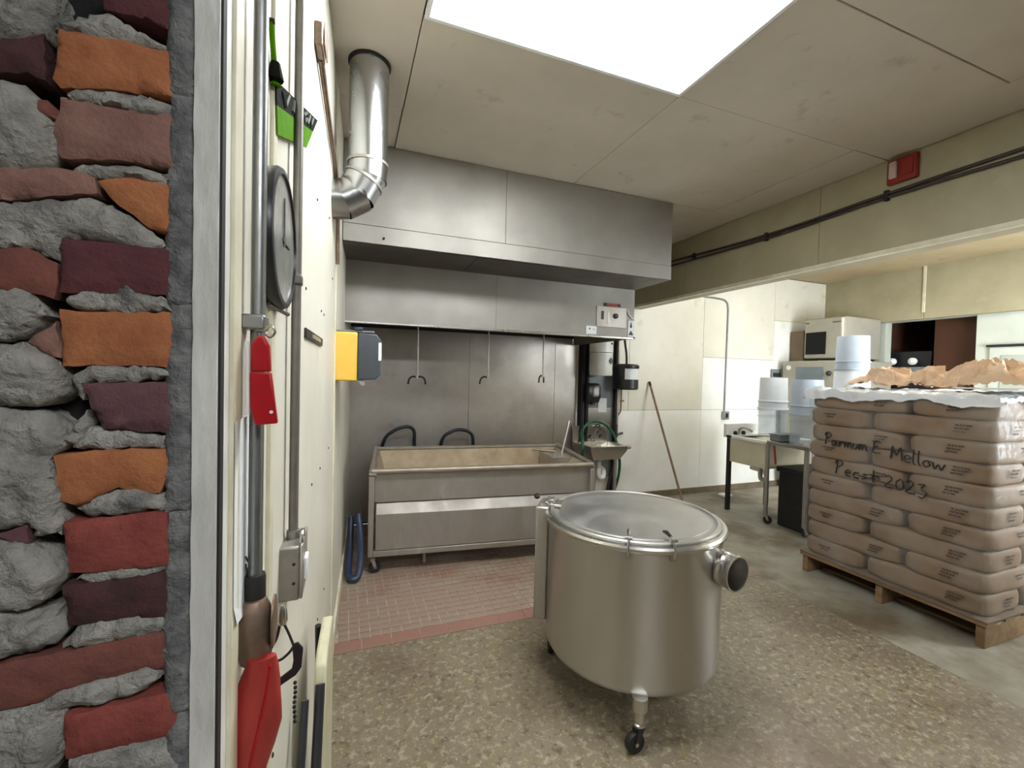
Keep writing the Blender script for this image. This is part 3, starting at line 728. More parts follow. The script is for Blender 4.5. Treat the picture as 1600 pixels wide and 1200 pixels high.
# basin: outer shell, sloping inside
bx0, bx1, by0, by1 = 0.02, TL - 0.02, 0.06, TD - 0.03
sl = lambda y: 0.735 + 0.03 * (y / TD)
def basin():
    mb = MB()
    o = [(bx0, by0), (bx1, by0), (bx1, by1), (bx0, by1)]
    i1 = [(bx0 + .03, by0 + .03), (bx1 - .03, by0 + .03), (bx1 - .03, by1 - .03), (bx0 + .03, by1 - .03)]
    i2 = [(bx0 + .10, by0 + .10), (bx1 - .24, by0 + .10), (bx1 - .24, by1 - .10), (bx0 + .10, by1 - .10)]
    v = [(x, y, 0.50) for x, y in o] + [(x, y, sl(y) - .012) for x, y in o] + [(x, y, sl(y) - .012) for x, y in i1] + [(x, y, 0.47) for x, y in i2]
    f = []
    for a in (0, 4, 8):
        for k in range(4): f.append((a + k, a + (k + 1) % 4, a + 4 + (k + 1) % 4, a + 4 + k))
    f.append((12, 13, 14, 15))
    return mb.add(v, f)
MB_outer = MB()
bo = basin()
o_ = MB().add(bo.v[:12], bo.f[:8]).build('basin_shell', 'steel_dull', tb)
MB().add(bo.v[8:], [tuple(i - 8 for i in q) for q in bo.f[8:]]).build('basin', 'tub_inside', tb)
rl = MB()
cor = [(0.018, 0.018, sl(0)), (TL - 0.018, 0.018, sl(0)), (TL - 0.018, TD - 0.018, sl(TD)), (0.018, TD - 0.018, sl(TD))]
for k in (0, 1, 3): rl.tube([cor[k], cor[(k + 1) % 4]], 0.019, 12)
ro = rl.build('rim_rail', 'steel_worn', tb, smooth=True)
MB().box(0.0, TL, TD - 0.06, TD, sl(TD) - 0.012, sl(TD) + 0.008).build('back_ledge', 'steel_worn', tb, bevel=0.004)
MB().box(0.0, 0.05, 0.0, TD, sl(0) - 0.026, sl(0) - 0.012).box(0.05, TL - 0.04, 0.03, 0.10, sl(0) - 0.026, sl(0) - 0.013).build('rim_flange', 'steel_worn', tb, bevel=0.002)
MB().box(TL - 0.24, TL - 0.05, 0.35, 0.70, 0.56, 0.735).build('drain_cage', 'steel_splash', tb, bevel=0.004)
MB().tube([(TL - 0.20, 0.40, 0.70), (TL - 0.20, 0.40, 0.775), (TL - 0.38, 0.50, 0.782)], 0.012, 10).build('drain_pipe', 'steel_worn', tb, smooth=True)
for x, y in ((0.03, 0.03), (TL - 0.03, 0.03), (0.03, TD - 0.03), (TL - 0.03, TD - 0.03)):
    caster(tb, x, y, 0.128, 0.042, radians(20))
MB().tube([(0.40, 0.1, 0.13), (0.40, 0.1, 0.02)], 0.012, 10).build('drain_tail', 'steel_dull', tb, smooth=True)
pd = thing('steel_paddle', (1.84, 3.5, 0.60), 'steel paddle leaning in the right end of the wash tub', 'paddle')
MB().tube([(1.80, 3.52, 0.60), (1.86, 3.55, 0.80), (1.93, 3.58, 1.03)], [0.011, 0.011, 0.013], 10).build('handle', 'steel', pd, smooth=True)
MB().box(1.775, 1.815, 3.50, 3.54, 0.565, 0.72).build('blade', 'steel_dull', pd, bevel=0.006)

def hose(name, pts, r, mat, label, n=8):
    return tag(MB().tube(spline(pts, n), r, 10).build(name, mat, smooth=True), label, 'hose')
hose('hose', [(0.28, 4.24, 0.0), (0.29, 4.22, 0.50), (0.33, 4.16, 0.80), (0.42, 4.15, 0.90), (0.53, 4.15, 0.935), (0.60, 4.16, 0.90), (0.61, 4.17, 0.78), (0.62, 4.20, 0.50), (0.62, 4.22, 0.0)], 0.016, 'dark_hose', 'dark blue hose arching behind the left half of the tub')
hose('hose', [(0.85, 4.22, 0.0), (0.855, 4.20, 0.50), (0.87, 4.16, 0.79), (0.95, 4.15, 0.875), (1.05, 4.15, 0.895), (1.15, 4.15, 0.86), (1.18, 4.16, 0.77), (1.19, 4.20, 0.50), (1.19, 4.22, 0.0)], 0.016, 'dark_hose', 'dark blue hose arching behind the middle of the tub')
hose('hose', [(0.10, 3.30, 0.42), (0.108, 3.24, 0.30), (0.112, 3.20, 0.14), (0.095, 3.14, 0.04), (0.055, 3.13, 0.03), (0.035, 3.2, 0.05), (0.045, 3.35, 0.16), (0.05, 3.5, 0.34)], 0.022, 'blue_hose', 'thick blue hose looped on the floor between wall and tub')

# ================================================================== hood
HX0, HX1, HY1, HY2 = -0.03, 2.345, 2.77, 3.22
hd = thing('extractor_hood', (1.15, 3.2, 1.777), 'wide stepped stainless extractor hood hanging over the wash tub', 'hood')
MB().box(HX0 + .003, HX1 - .003, HY1 + .004, YB - .03, 2.213, ZC - 0.004).build('upper_body', 'steel_hood', hd)
for x0, x1 in ((HX0, 0.977), (0.980, HX1)):
    MB().box(x0, x1, HY1, HY1 + 0.006, 2.315, ZC - 0.004).build('front_panel', 'steel_hood', hd, bevel=0.0015)
MB().box(HX0, HX1, HY1 - 0.004, HY1 + 0.006, 2.208, 2.313).build('front_lip', 'steel_hood', hd, bevel=0.002)
MB().box(0.9765, 0.9805, HY1 + .001, HY1 + .0065, 2.316, ZC - .005).build('seam', 'steel_shade_seam', hd)
MB().box(1.0725, 1.0755, HY2 + .001, HY2 + .0065, 1.793, 2.205).build('seam', 'steel_shade_seam', hd)
MB().box(HX0, 0.8, HY1 + .02, HY2 - .001, 2.206, 2.2125).build('underside_panel', 'steel_shade_seam', hd, bevel=0.001)
MB().box(0.804, HX1 - .004, HY1 + .02, HY2 - .001, 2.206, 2.2125).build('underside_panel', 'steel_shade_seam', hd, bevel=0.001)
for x0, x1 in ((HX0, 1.073), (1.075, HX1)):
    MB().box(x0, x1, HY2, HY2 + .006, 1.79, 2.206).build('lower_panel', 'steel_hood', hd, bevel=0.001)
MB().box(HX0, HX1, HY2 - .003, HY2 + .03, 1.776, 1.792).build('bottom_edge', 'steel', hd, bevel=0.003)
MB().box(HX1 - .006, HX1, HY2 + .006, YB - .03, 1.78, 2.21).build('end_panel', 'steel_hood', hd)
MB().box(HX0, HX1 - .006, HY2 + .03, YB - .03, 2.15, 2.16).build('inner_top', 'steel_splash', hd)
MB().box(HX0, HX1 - .006, YB - 0.05, YB - .03, 1.85, 2.15).build('filter_back', 'dark_gap', hd)
pl = MB().box(1.965, 2.262, HY2 - .007, HY2 + .001, 1.868, 2.042).build('control_plate', 'steel_dull', hd, bevel=0.002)
MB().box(2.01, 2.032, HY2 - .013, HY2 - .006, 1.93, 2.00).build('switch', 'black_plastic', pl, bevel=0.002)
MB().box(2.068, 2.088, HY2 - .011, HY2 - .006, 1.90, 2.00).build('switch_slot', 'steel', pl, bevel=0.002)
MB().lathe([(0.022, 0), (0.022, 0.012), (0.014, 0.02)], (0, 0, 0), 20, 'y').xf(Matrix.Translation((2.15, HY2 - .007, 1.965)) @ Matrix.Rotation(pi, 4, 'Z')).build('switch_knob', 'black_plastic', pl, smooth=True)
MB().box(2.035, 2.20, HY2 - .006, HY2 + .001, 2.043, 2.072).build('red_label', 'label_red', hd)
for xa in (2.035, 2.17): MB().box(xa, xa + .027, HY2 - .008, HY2 - .005, 2.046, 2.070).build('label_print', 'ink', hd)
w_ = MB().box(1.868, 1.968, HY2 - .005, HY2 + .001, 1.80, 1.868).build('white_label', 'paper_white', hd)
for q in ((1.895, 1.908, 1.838, 1.852), (1.93, 1.955, 1.835, 1.838), (1.93, 1.950, 1.846, 1.849)): MB().box(q[0], q[1], HY2 - .0065, HY2 - .0045, q[2], q[3]).build('label_print', 'grey_ink', w_)
wt = MB().box(2.282, 2.338, HY2 - .006, HY2 + .001, 1.80, 1.935).build('warning_label', 'paper_white', hd)
MB().prism([(2.286, 1.812), (2.336, 1.812), (2.311, 1.852)], lambda p, t: (p[0], t, p[1]), HY2 - .008, HY2 - .005).build('label_print', 'ink', wt)
for q in ((2.302, 2.320, 1.875, 1.905), (2.307, 2.315, 1.908, 1.922)): MB().box(q[0], q[1], HY2 - .008, HY2 - .005, q[2], q[3]).build('label_print', 'ink', wt)
MB().tube([(2.27, HY2 - .006, 2.02), (2.285, HY2 - .008, 1.985), (2.315, HY2 - .008, 1.96), (2.33, HY2 - .006, 1.955)], 0.006, 8).build('torn_tape', 'paper_white', hd, smooth=True)
MB().lathe([(0.010, 0), (0.010, 0.014), (0.005, 0.018)], (HX1, HY2 + 0.01, 1.79), 12, 'x').build('end_bolt', 'dark_gap', hd)
MB().lathe([(0.007, 0), (0.007, 0.01)], (0.20, HY1 - .014, 2.245), 12, 'y').build('screw', 'dark_gap', hd)

def hook(x, y, ztop, zbot, arms, label):
    t = thing('hanging_hook', (x, y, zbot), label, 'hook', 'steel hooks hanging from the hood')
    MB().tube([(x, y, ztop), (x + 0.004, y, zbot + 0.03)], 0.0065, 8).build('rod', 'steel_dull', t, smooth=True)
    for s in arms:
        c = MB().tube(spline([(x, y, zbot + 0.03), (x + s * 0.03, y, zbot + 0.036), (x + s * 0.058, y, zbot + 0.018), (x + s * 0.068, y, zbot - 0.025)], 5), 0.007, 8)
        c.build('arm', 'dark_gap', t, smooth=True)
    MB().lathe([(0.012, -.012), (0.012, .012)], (x, y, zbot + 0.032), 12).build('collar', 'steel_dull', t, smooth=True)
hook(0.52, 3.48, 2.15, 1.375, (-1, 1), 'double-armed steel hook hanging nearest the left wall')
hook(1.10, 3.48, 2.15, 1.385, (-1,), 'middle of three steel hooks hanging under the hood')
hook(1.60, 3.48, 2.15, 1.405, (-0.5, 0.2), 'short tipped steel hook hanging nearest the wash station')

# ================================================================== flue duct
dc = thing('flue_duct', (0.078, 2.07, 2.15), 'galvanised flue duct with an elbow turning into the left wall', 'duct')
MB().lathe([(0.083, 2.36), (0.083, 2.8)], (0.078, 2.07, 0), 40, caps=False).build('straight_pipe', 'galvanised', dc, smooth=True)
MB().lathe([(0.0835, 2.788), (0.090, 2.790), (0.090, 2.7985), (0.083, 2.7985)], (0.078, 2.07, 0), 40, caps=False).build('ceiling_collar', 'dark_gap', dc, smooth=True)
def seg_(a, b, r): return MB().tube([a, b], r, 40, caps=False)
seg_((0.078, 2.07, 2.365), (0.074, 2.07, 2.29), 0.0845).build('elbow_segment', 'galvanised', dc, smooth=True)
seg_((0.080, 2.07, 2.325), (0.028, 2.07, 2.215), 0.084).build('elbow_segment', 'galvanised', dc, smooth=True)
seg_((0.050, 2.07, 2.235), (-0.03, 2.07, 2.185), 0.083).build('elbow_segment', 'galvanised', dc, smooth=True)
seg_((-0.005, 2.07, 2.195), (-0.075, 2.07, 2.185), 0.082).build('wall_stub', 'galvanised', dc, smooth=True)
for p, d in (((0.076, 2.07, 2.36), (0, 0, 1)), ((0.062, 2.07, 2.285), (0.45, 0, 0.9))):
    q = Vector(p); dd = Vector(d).normalized() * 0.006
    MB().tube([q - dd, q + dd], 0.0875, 40, caps=False).build('seam_band', 'steel_dull', dc, smooth=True)

# ================================================================== wash station on the back wall right of the tub
st = thing('wash_station_backing', (2.69, 4.28, 0.3), 'grey splash panel with dark posts behind the hand sink', 'panel')
MB().box(2.455, 2.88, 4.285, 4.323, 0.30, 2.05).build('panel', 'panel_grey', st, bevel=0.003)
for x in (2.425, 2.49, 2.865): MB().box(x, x + 0.03, 4.24, 4.322, 0.05, 2.1).build('post', 'dark_gap', st, bevel=0.003)
MB().box(2.90, 2.928, 4.26, 4.322, 0.9, 2.1).build('post', 'steel_worn', st, bevel=0.003)
MB().box(2.50, 2.865, 4.28, 4.286, 0.86, 1.09).build('lower_sheet', 'steel', st, bevel=0.001)
d1 = thing('white_dispenser', (2.6, 4.14, 1.45), 'round white dispenser with a grey diamond mark under the hood end', 'dispenser')
MB().lathe([(0.118, 1.455), (0.125, 1.47), (0.125, 1.70)], (2.60, 4.14, 0), 36).build('body', 'white_plastic', d1, smooth=True)
MB().lathe([(0.127, 1.705), (0.127, 1.84), (0.11, 1.86)], (2.60, 4.14, 0), 36).build('lid', 'white_plastic', d1, smooth=True)
MB().box(2.53, 2.67, 4.20, 4.284, 1.5, 1.8).build('bracket', 'dark_gap', d1)
MB().box(-0.026, 0.026, -0.003, 0.003, -0.026, 0.026).xf(Matrix.Translation((2.65, 4.020, 1.615)) @ Matrix.Rotation(radians(24), 4, 'Z') @ Matrix.Rotation(pi / 4, 4, 'Y')).build('mark', 'grey_ink', d1)
MB().box(-0.014, 0.014, -0.003, 0.003, -0.010, 0.010).xf(Matrix.Translation((2.66, 4.025, 1.80)) @ Matrix.Rotation(radians(28), 4, 'Z')).build('lock', 'dark_gap', d1)
d2 = thing('soap_dispenser', (2.55, 4.2, 1.145), 'black soap dispenser on the grey panel above the hand sink', 'dispenser')
MB().prism([(4.284, 1.15), (4.284, 1.37), (4.20, 1.37), (4.17, 1.33), (4.165, 1.22), (4.20, 1.15)], lambda p, t: (t, p[0], p[1]), 2.465, 2.635).build('body', 'black_plastic', d2, bevel=0.02, seg=4)
MB().prism([(4.19, 1.20), (4.155, 1.23), (4.16, 1.32), (4.19, 1.35)], lambda p, t: (t, p[0], p[1]), 2.525, 2.605).build('window', 'gauge_face', d2, bevel=0.012)
MB().box(2.53, 2.57, 4.18, 4.24, 1.13, 1.152).build('nozzle', 'black_plastic', d2, bevel=0.003)
nt = thing('paper_notice', (2.74, 4.28, 1.03), 'small white notice taped beside the black soap dispenser', 'notice')
MB().box(2.67, 2.78, 4.279, 4.2845, 1.04, 1.20).build('sheet', 'paper_white', nt)
d3 = thing('hanging_drum', (2.955, 4.18, 1.30), 'black and white drum hanging on a cord beside the hood', 'drum')
MB().lathe([(0.12, 1.305), (0.135, 1.32), (0.135, 1.42)], (2.955, 4.17, 0), 36).build('base', 'black_plastic', d3, smooth=True)
MB().lathe([(0.131, 1.42), (0.131, 1.54)], (2.955, 4.17, 0), 36).build('band', 'paper_white', d3, smooth=True)
MB().prism([(cos(q) * 0.1335 + 2.955, sin(q) * 0.1335 + 4.17) for q in [radians(148 + i * 5) for i in range(17)]] + [(2.955, 4.17)], lambda p, t: (p[0], p[1], t), 1.42, 1.54).build('side_mark', 'black_plastic', d3)
MB().lathe([(0.137, 1.54), (0.14, 1.55), (0.14, 1.572), (0.12, 1.59), (0.02, 1.595)], (2.955, 4.17, 0), 36).build('lid', 'black_plastic', d3, smooth=True)
MB().tube(spline([(2.955, 4.17, 1.59), (2.95, 4.17, 1.7), (2.93, 4.18, 1.85), (2.92, 4.2, 2.1)], 6), 0.012, 8).build('cord', 'dark_gap', d3, smooth=True)
pp = thing('water_pipes', (2.94, 4.29, 0.75), 'pair of thin water pipes with red valves above the hand sink', 'pipes')
for x in (2.89, 2.985):
    MB().tube(spline([(x, 4.30, 1.31), (x, 4.30, 1.08), (x + (2.94 - x) * 0.5, 4.30, 1.02), (2.94, 4.30, 0.99)], 6), 0.009, 8).build('pipe', 'brown_metal', pp, smooth=True)
    MB().tube([(x - 0.025, 4.28, 1.17), (x + 0.025, 4.28, 1.17)], 0.008, 8).build('valve_handle', 'alarm_red', pp, smooth=True)
MB().tube([(2.94, 4.30, 1.0), (2.94, 4.30, 0.74)], 0.012, 8).build('pipe', 'brown_metal', pp, smooth=True)
MB().tube([(2.91, 4.26, 0.78), (2.99, 4.26, 0.80)], 0.014, 8).build('tap', 'black_plastic', pp, smooth=True)

hs = thing('hand_sink', (2.56, 4.05, 0.0), 'small stainless hand sink with faucet, right of the wash tub', 'sink')
sx0, sx1, sy0, sy1, sz = 2.34, 2.78, 3.86, 4.27, 0.725
b = MB()
o4 = [(sx0, sy0), (sx1, sy0), (sx1, sy1), (sx0, sy1)]
i4 = [(sx0 + .035, sy0 + .035), (sx1 - .035, sy0 + .035), (sx1 - .035, sy1 - .08), (sx0 + .035, sy1 - .08)]
j4 = [(sx0 + .07, sy0 + .07), (sx1 - .07, sy0 + .07), (sx1 - .07, sy1 - .11), (sx0 + .07, sy1 - .11)]
k4 = [(sx0 + .06, sy0 + .05), (sx1 - .06, sy0 + .05), (sx1 - .06, sy1), (sx0 + .06, sy1)]
vv = [(x, y, sz - .15) for x, y in k4] + [(x, y, sz - .05) for x, y in o4] + [(x, y, sz) for x, y in o4] + [(x, y, sz) for x, y in i4] + [(x, y, sz - .13) for x, y in j4]
ff = [(a + k, a + (k + 1) % 4, a + 4 + (k + 1) % 4, a + 4 + k) for a in (0, 4, 8, 12) for k in range(4)] + [(16, 17, 18, 19), (3, 2, 1, 0)]
b.add(vv, ff).build('bowl', 'steel', hs, bevel=0.004)
MB().box(sx0, sx1, sy1 - .012, sy1, sz, sz + 0.17).build('backsplash', 'steel', hs, bevel=0.002)
fc = MB().tube(spline([(2.60, 4.22, sz), (2.60, 4.22, sz + .14), (2.60, 4.17, sz + .20), (2.60, 4.10, sz + .17)], 6), 0.011, 10).build('faucet', 'steel', hs, smooth=True)
MB().tube([(2.53, 4.23, sz + .03), (2.53, 4.23, sz + .06), (2.53, 4.19, sz + .07)], 0.010, 8).build('tap_handle', 'black_plastic', hs, smooth=True)
MB().tube([(2.67, 4.23, sz + .03), (2.67, 4.23, sz + .06), (2.67, 4.19, sz + .07)], 0.010, 8).build('tap_handle', 'black_plastic', hs, smooth=True)
MB().tube(spline([(2.56, 4.06, sz - .14), (2.56, 4.06, 0.42), (2.575, 4.06, 0.36), (2.63, 4.08, 0.355), (2.645, 4.10, 0.42), (2.60, 4.15, 0.46), (2.58, 4.26, 0.46)], 8), 0.026, 12).build('drain_trap', 'white_plastic', hs, smooth=True)
for x in (2.40, 2.46, 2.72): MB().box(x, x + 0.03, 4.0, 4.03, 0.0, sz - 0.14).build('leg', 'steel_dull', hs, bevel=0.003)
MB().tube([(sx1 - .01, sy0 + .03, sz - .02), (sx1 + .05, sy0 + .03, sz - .02)], 0.022, 12).build('side_valve', 'steel_worn', hs, smooth=True)
hose('garden_hose', [(2.36, 4.02, 0.30), (2.31, 3.98, 0.55), (2.32, 4.0, 0.74), (2.38, 4.12, 0.86), (2.50, 4.18, 0.94), (2.60, 4.19, 0.95), (2.72, 4.18, 0.90), (2.81, 4.15, 0.78), (2.83, 4.10, 0.62), (2.84, 4.08, 0.45), (2.80, 4.08, 0.25), (2.70, 4.1, 0.05)], 0.015, 'green_hose', 'green garden hose draped over the hand sink faucet')
hose('drain_hose', [(2.81, 4.16, 0.68), (2.80, 4.15, 0.52), (2.74, 4.12, 0.30), (2.68, 4.12, 0.10), (2.62, 4.14, 0.02)], 0.015, 'black_rubber', 'black drain hose running down beside the hand sink')

br = thing('wooden_pole', (3.40, 3.66, 0.0), 'thin brown wooden pole leaning against the white wall', 'pole')
MB().tube([(3.40, 3.66, 0.0), (3.385, 4.305, 1.38)], 0.0125, 10).build('shaft', 'wood_pole', br, smooth=True)
MB().tube([(3.3854, 4.288, 1.345), (3.3848, 4.312, 1.395)], 0.0145, 10).build('tip', 'dark_gap', br, smooth=True)

cd = thing('wall_conduit', (4.57, 4.31, 0.94), 'thin metal conduit bending down the white wall to a switch box', 'conduit')
MB().tube(spline([(4.12, 4.314, 2.478), (4.40, 4.314, 2.47), (4.53, 4.314, 2.45), (4.578, 4.314, 2.38), (4.582, 4.314, 2.2)], 6) + [Vector((4.575, 4.314, 1.0))], 0.011, 10).build('pipe', 'conduit_steel', cd, smooth=True)
bx = MB().box(4.535, 4.622, 4.275, 4.324, 0.93, 1.035).build('switch_box', 'conduit_steel', cd, bevel=0.004)
MB().box(4.565, 4.592, 4.262, 4.276, 0.955, 1.01).build('switch', 'dark_gap', bx, bevel=0.003)
o = thing('outlet', (5.47, 4.31, 1.49), 'dark recessed outlet box in the white wall left of the ovens', 'outlet')
MB().box(5.377, 5.551, 4.30, 4.324, 1.488, 1.60).build('plate', 'panel_grey', o, bevel=0.003)
MB().box(5.40, 5.53, 4.292, 4.301, 1.50, 1.55).build('socket', 'dark_gap', o, bevel=0.003)

# ================================================================== utility sink with drainboard in the far room
us = thing('utility_sink', (4.25, 3.2, 0), 'cream utility sink with drainboard on legs with casters by the white wall', 'sink')
ux0, ux1, ut = 3.965, 4.62, 0.83
b = MB()
o4 = [(ux0 + .015, 3.215), (ux1 - .02, 3.215), (ux1 - .02, 3.66), (ux0 + .015, 3.66)]
i4 = [(x + (0.03 if x < 4.2 else -0.03), y + (0.03 if y < 3.4 else -0.03)) for x, y in o4]
vv = [(x, y, 0.545) for x, y in o4] + [(x, y, ut - .005) for x, y in o4] + [(x, y, ut - .005) for x, y in i4] + [(x, y, 0.57) for x, y in i4]
ff = [(a + k, a + (k + 1) % 4, a + 4 + (k + 1) % 4, a + 4 + k) for a in (0, 4, 8) for k in range(4)] + [(12, 13, 14, 15), (3, 2, 1, 0)]
b.add(vv, ff).build('bowl', 'sink_cream', us, bevel=0.006)
MB().box(ux0, ux1, 3.20, 3.24, ut - .03, ut + .004).box(ux0, ux0 + .04, 3.24, 3.70, ut - .03, ut + .004).box(ux1 - .04, ux1, 3.24, 3.70, ut - .03, ut + .004).box(ux0, ux1, 3.63, 3.70, ut - .03, ut + .004).build('rim', 'white_plastic', us, bevel=0.005)
MB().box(ux0, ux1, 2.56, 3.20, ut - .022, ut).box(ux0, ux0 + .012, 2.56, 3.20, ut, ut + .012).build('drainboard', 'steel', us, bevel=0.003)
MB().box(ux0, ux1, 3.70, 3.74, ut - .03, ut + .12).build('backsplash', 'white_plastic', us, bevel=0.005)
fx = MB().tube(spline([(4.12, 3.67, ut), (4.12, 3.67, ut + .06), (4.12, 3.60, ut + .09), (4.12, 3.5, ut + .06)], 5), 0.012, 10).build('faucet', 'steel', us, smooth=True)
for x in (4.06, 4.18): MB().lathe([(0.02, ut), (0.022, ut + .03), (0.012, ut + .045)], (x, 3.665, 0), 12).build('tap_handle', 'dark_gap', us, smooth=True)
for x, y in ((ux0 + .02, 3.20), (ux0 + .02, 2.80), (ux1 - .03, 3.20), (ux1 - .03, 2.60)):
    MB().lathe([(0.020, 0.10), (0.020, ut - .02)], (x, y, 0), 16).build('leg', 'steel_dull', us, smooth=True)
    caster(us, x, y, 0.12, 0.04, radians(-40))
for x in (ux0 + .03, ux1 - .04): MB().box(x - .02, x + .02, 3.66, 3.70, 0.0, ut - .03).build('leg', 'dark_gap', us, bevel=0.003)
MB().tube(spline([(4.2, 3.45, 0.55), (4.2, 3.45, 0.42), (4.23, 3.45, 0.37), (4.29, 3.45, 0.39), (4.31, 3.5, 0.44), (4.31, 3.66, 0.46)], 6), 0.024, 10).build('drain_trap', 'white_plastic', us, smooth=True)
MB().tube([(3.985, 3.13, 0.80), (3.975, 3.10, 0.62)], 0.010, 8).build('drain_lever', 'alarm_red', us, smooth=True)

# black tub, and a black box added as shade under the drainboard
t = thing('shade_box', (4.33, 3.05, 0), 'black box added for the shade under the sink drainboard', 'crate')
MB().box(4.07, 4.55, 2.86, 3.14, 0.0, 0.56).build('body', 'black_rubber', t, bevel=0.015)
MB().box(4.055, 4.565, 2.845, 3.155, 0.54, 0.59).build('lid', 'black_rubber', t, bevel=0.008)
x, y, r, h = 4.26, 2.66, 0.16, 0.5
t = thing('black_tub', (x, y, 0), 'round black tub on the floor between black box and pallet', 'tub')
MB().lathe([(r * .85, 0.0), (r * .87, 0.01), (r, h), (r - .008, h), (r * .85 - .006, 0.012), (0.001, 0.012)], (x, y, 0), 32, caps=False).build('wall', 'black_rubber', t, smooth=True)
MB().lathe([(r, h - .03), (r + .012, h - .028), (r + .012, h), (r - .004, h)], (x, y, 0), 32, caps=False).build('rim', 'black_rubber', t, smooth=True)

def pail(x, y, z, r, h, mat, label, upside=False, bail=False):
    t = thing('plastic_pail', (x, y, z), label, 'bucket', 'pails by the utility sink')
    p = [(r * .92, 0.0), (r * .94, 0.006), (r, h - 0.0), (r - .006, h), (r * .93, 0.01), (0.001, 0.01)]
    ring = [(r * .97, h * .72), (r * 1.05, h * .73), (r * 1.05, h * .76), (r * .98, h * .77)]
    lip = [(r, h - .018), (r * 1.06, h - .016), (r * 1.06, h), (r - .003, h)]
    if upside: p, ring, lip = [[(a, h - q) for a, q in w] for w in (p, ring, lip)]
    MB().lathe(p, (x, y, z), 40, caps=False).build('wall', mat, t, smooth=True)
    MB().lathe(ring, (x, y, z), 40, caps=False).build('ring', mat, t, smooth=True)
    MB().lathe(lip, (x, y, z), 40, caps=False).build('lip', mat, t, smooth=True)
    if bail: MB().tube(arc((x, y, z + h * .75), r * 1.08, 180, 360, 14, 'xz'), 0.004, 6).build('bail', 'steel', t, smooth=True)
    return t
# pails on the sink: white upturned pail over a clear one; grey pail on a clear jug
pail(4.31, 3.42, ut + .006, 0.138, 0.30, 'clear_jug', 'hazy clear pail standing in the sink under an upturned white pail')
pail(4.31, 3.42, ut + .308, 0.138, 0.34, 'pail_white', 'upturned white pail at the back of the utility sink', True)
pail(4.17, 2.95, ut + .002, 0.14, 0.29, 'clear_jug', 'clear water container on the drainboard edge')
pail(4.17, 2.95, ut + .293, 0.14, 0.34, 'pail_grey', 'upturned pale grey pail on the clear container beside the pallet', True)
pail(4.42, 2.71, ut + .002, 0.145, 0.36, 'pail_white', 'lowest white pail of the tall stack behind the pallet')
pail(4.42, 2.71, ut + .364, 0.145, 0.36, 'pail_white', 'middle white pail of the tall stack behind the pallet', True)
pail(4.42, 2.71, ut + .726, 0.132, 0.32, 'pail_grey', 'topmost upturned pale blue pail rising above the pallet', True)
tr = thing('dish_tray', (4.10, 3.3, ut), 'grey dish pan on the rim of the utility sink', 'tray')
MB().box(4.05, 4.34, 3.12, 3.24, ut + .004, ut + .075).build('pan', 'panel_grey', tr, bevel=0.012)
MB().box(4.04, 4.35, 3.11, 3.25, ut + .068, ut + .078).build('rim', 'panel_grey', tr, bevel=0.003)
tag(MB().tube([(4.76, 3.02, 0.0), (4.70, 2.99, 2.10)], 0.013, 10).build('mop_handle', 'pale_wood', smooth=True), 'pale mop handle standing behind the stacked pails', 'handle')
tag(MB().box(4.35, 4.48, 4.05, 4.16, 0.0, 0.03).build('cloth_pad', 'white_plastic', bevel=0.01), 'white pad on the floor by the utility sink leg', 'pad')

# ================================================================== ovens against the far wall
ov = thing('countertop_oven', (6.08, 3.85, 1.735), 'white countertop oven with dark window on top of the oven cabinet', 'oven')
MB().box(5.715, 6.40, 3.60, 4.10, 1.742, 2.26).build('body', 'oven_enamel', ov, bevel=0.012)
fd = MB().box(5.698, 5.716, 3.605, 4.095, 1.75, 2.25).build('door', 'oven_enamel', ov, bevel=0.006)
MB().box(5.690, 5.700, 3.815, 4.075, 1.80, 2.085).build('window', 'dark_glass', fd, bevel=0.003)
MB().box(5.692, 5.700, 3.62, 3.74, 2.19, 2.205).build('control_print', 'grey_ink', ov)
MB().box(5.692, 5.700, 4.04, 4.08, 2.20, 2.22).build('badge', 'grey_ink', ov)
for x, y in ((5.76, 3.65), (5.76, 4.05), (6.35, 3.65), (6.35, 4.05)): MB().lathe([(0.02, 1.712), (0.02, 1.745)], (x, y, 0), 12).build('foot', 'black_rubber', ov)
ol = thing('oven_cabinet', (5.95, 3.87, 0), 'tall white oven cabinet with a grey window under the countertop oven', 'oven')
MB().box(5.52, 6.40, 3.46, 4.26, 0.10, 1.71).build('body', 'oven_enamel', ol, bevel=0.01)
dd = MB().box(5.50, 5.521, 3.48, 4.24, 1.15, 1.70).build('door', 'oven_enamel', ol, bevel=0.006)
MB().box(5.492, 5.502, 3.70, 4.05, 1.38, 1.63).build('window', 'grey_glass', dd, bevel=0.003)
MB().lathe([(0.02, 0), (0.03, 0.012), (0.03, 0.03), (0.02, 0.036)], (5.468, 3.63, 1.55), 16, 'x').build('knob', 'black_plastic', dd, smooth=True)
MB().lathe([(0.03, 0), (0.03, 0.012)], (5.488, 4.15, 1.62), 16, 'x').build('dial', 'white_plastic', dd, smooth=True)
MB().box(5.50, 5.521, 3.48, 4.24, 0.2, 1.12).build('lower_door', 'oven_enamel', ol, bevel=0.006)
for x in (5.58, 6.34):
    for y in (3.52, 4.2): MB().lathe([(0.03, 0), (0.03, 0.105)], (x, y, 0), 12).build('foot', 'black_rubber', ol)
tag(MB().box(5.72, 6.02, 4.125, 4.31, 1.712, 2.12).build('brown_block', 'cardboard', bevel=0.004), 'brown block between the oven and the corner', 'box')  # plain brown block filling the corner beside the oven
MB().box(6.63, 6.66, 2.64, 3.16, 0.93, 2.29).build('brown_board', 'brown_board', wr, bevel=.004)
mc = thing('dark_machine', (6.95, 3.3, 0.92), 'black machine with two white reflections shaped as discs in the dark pass-through', 'machine')
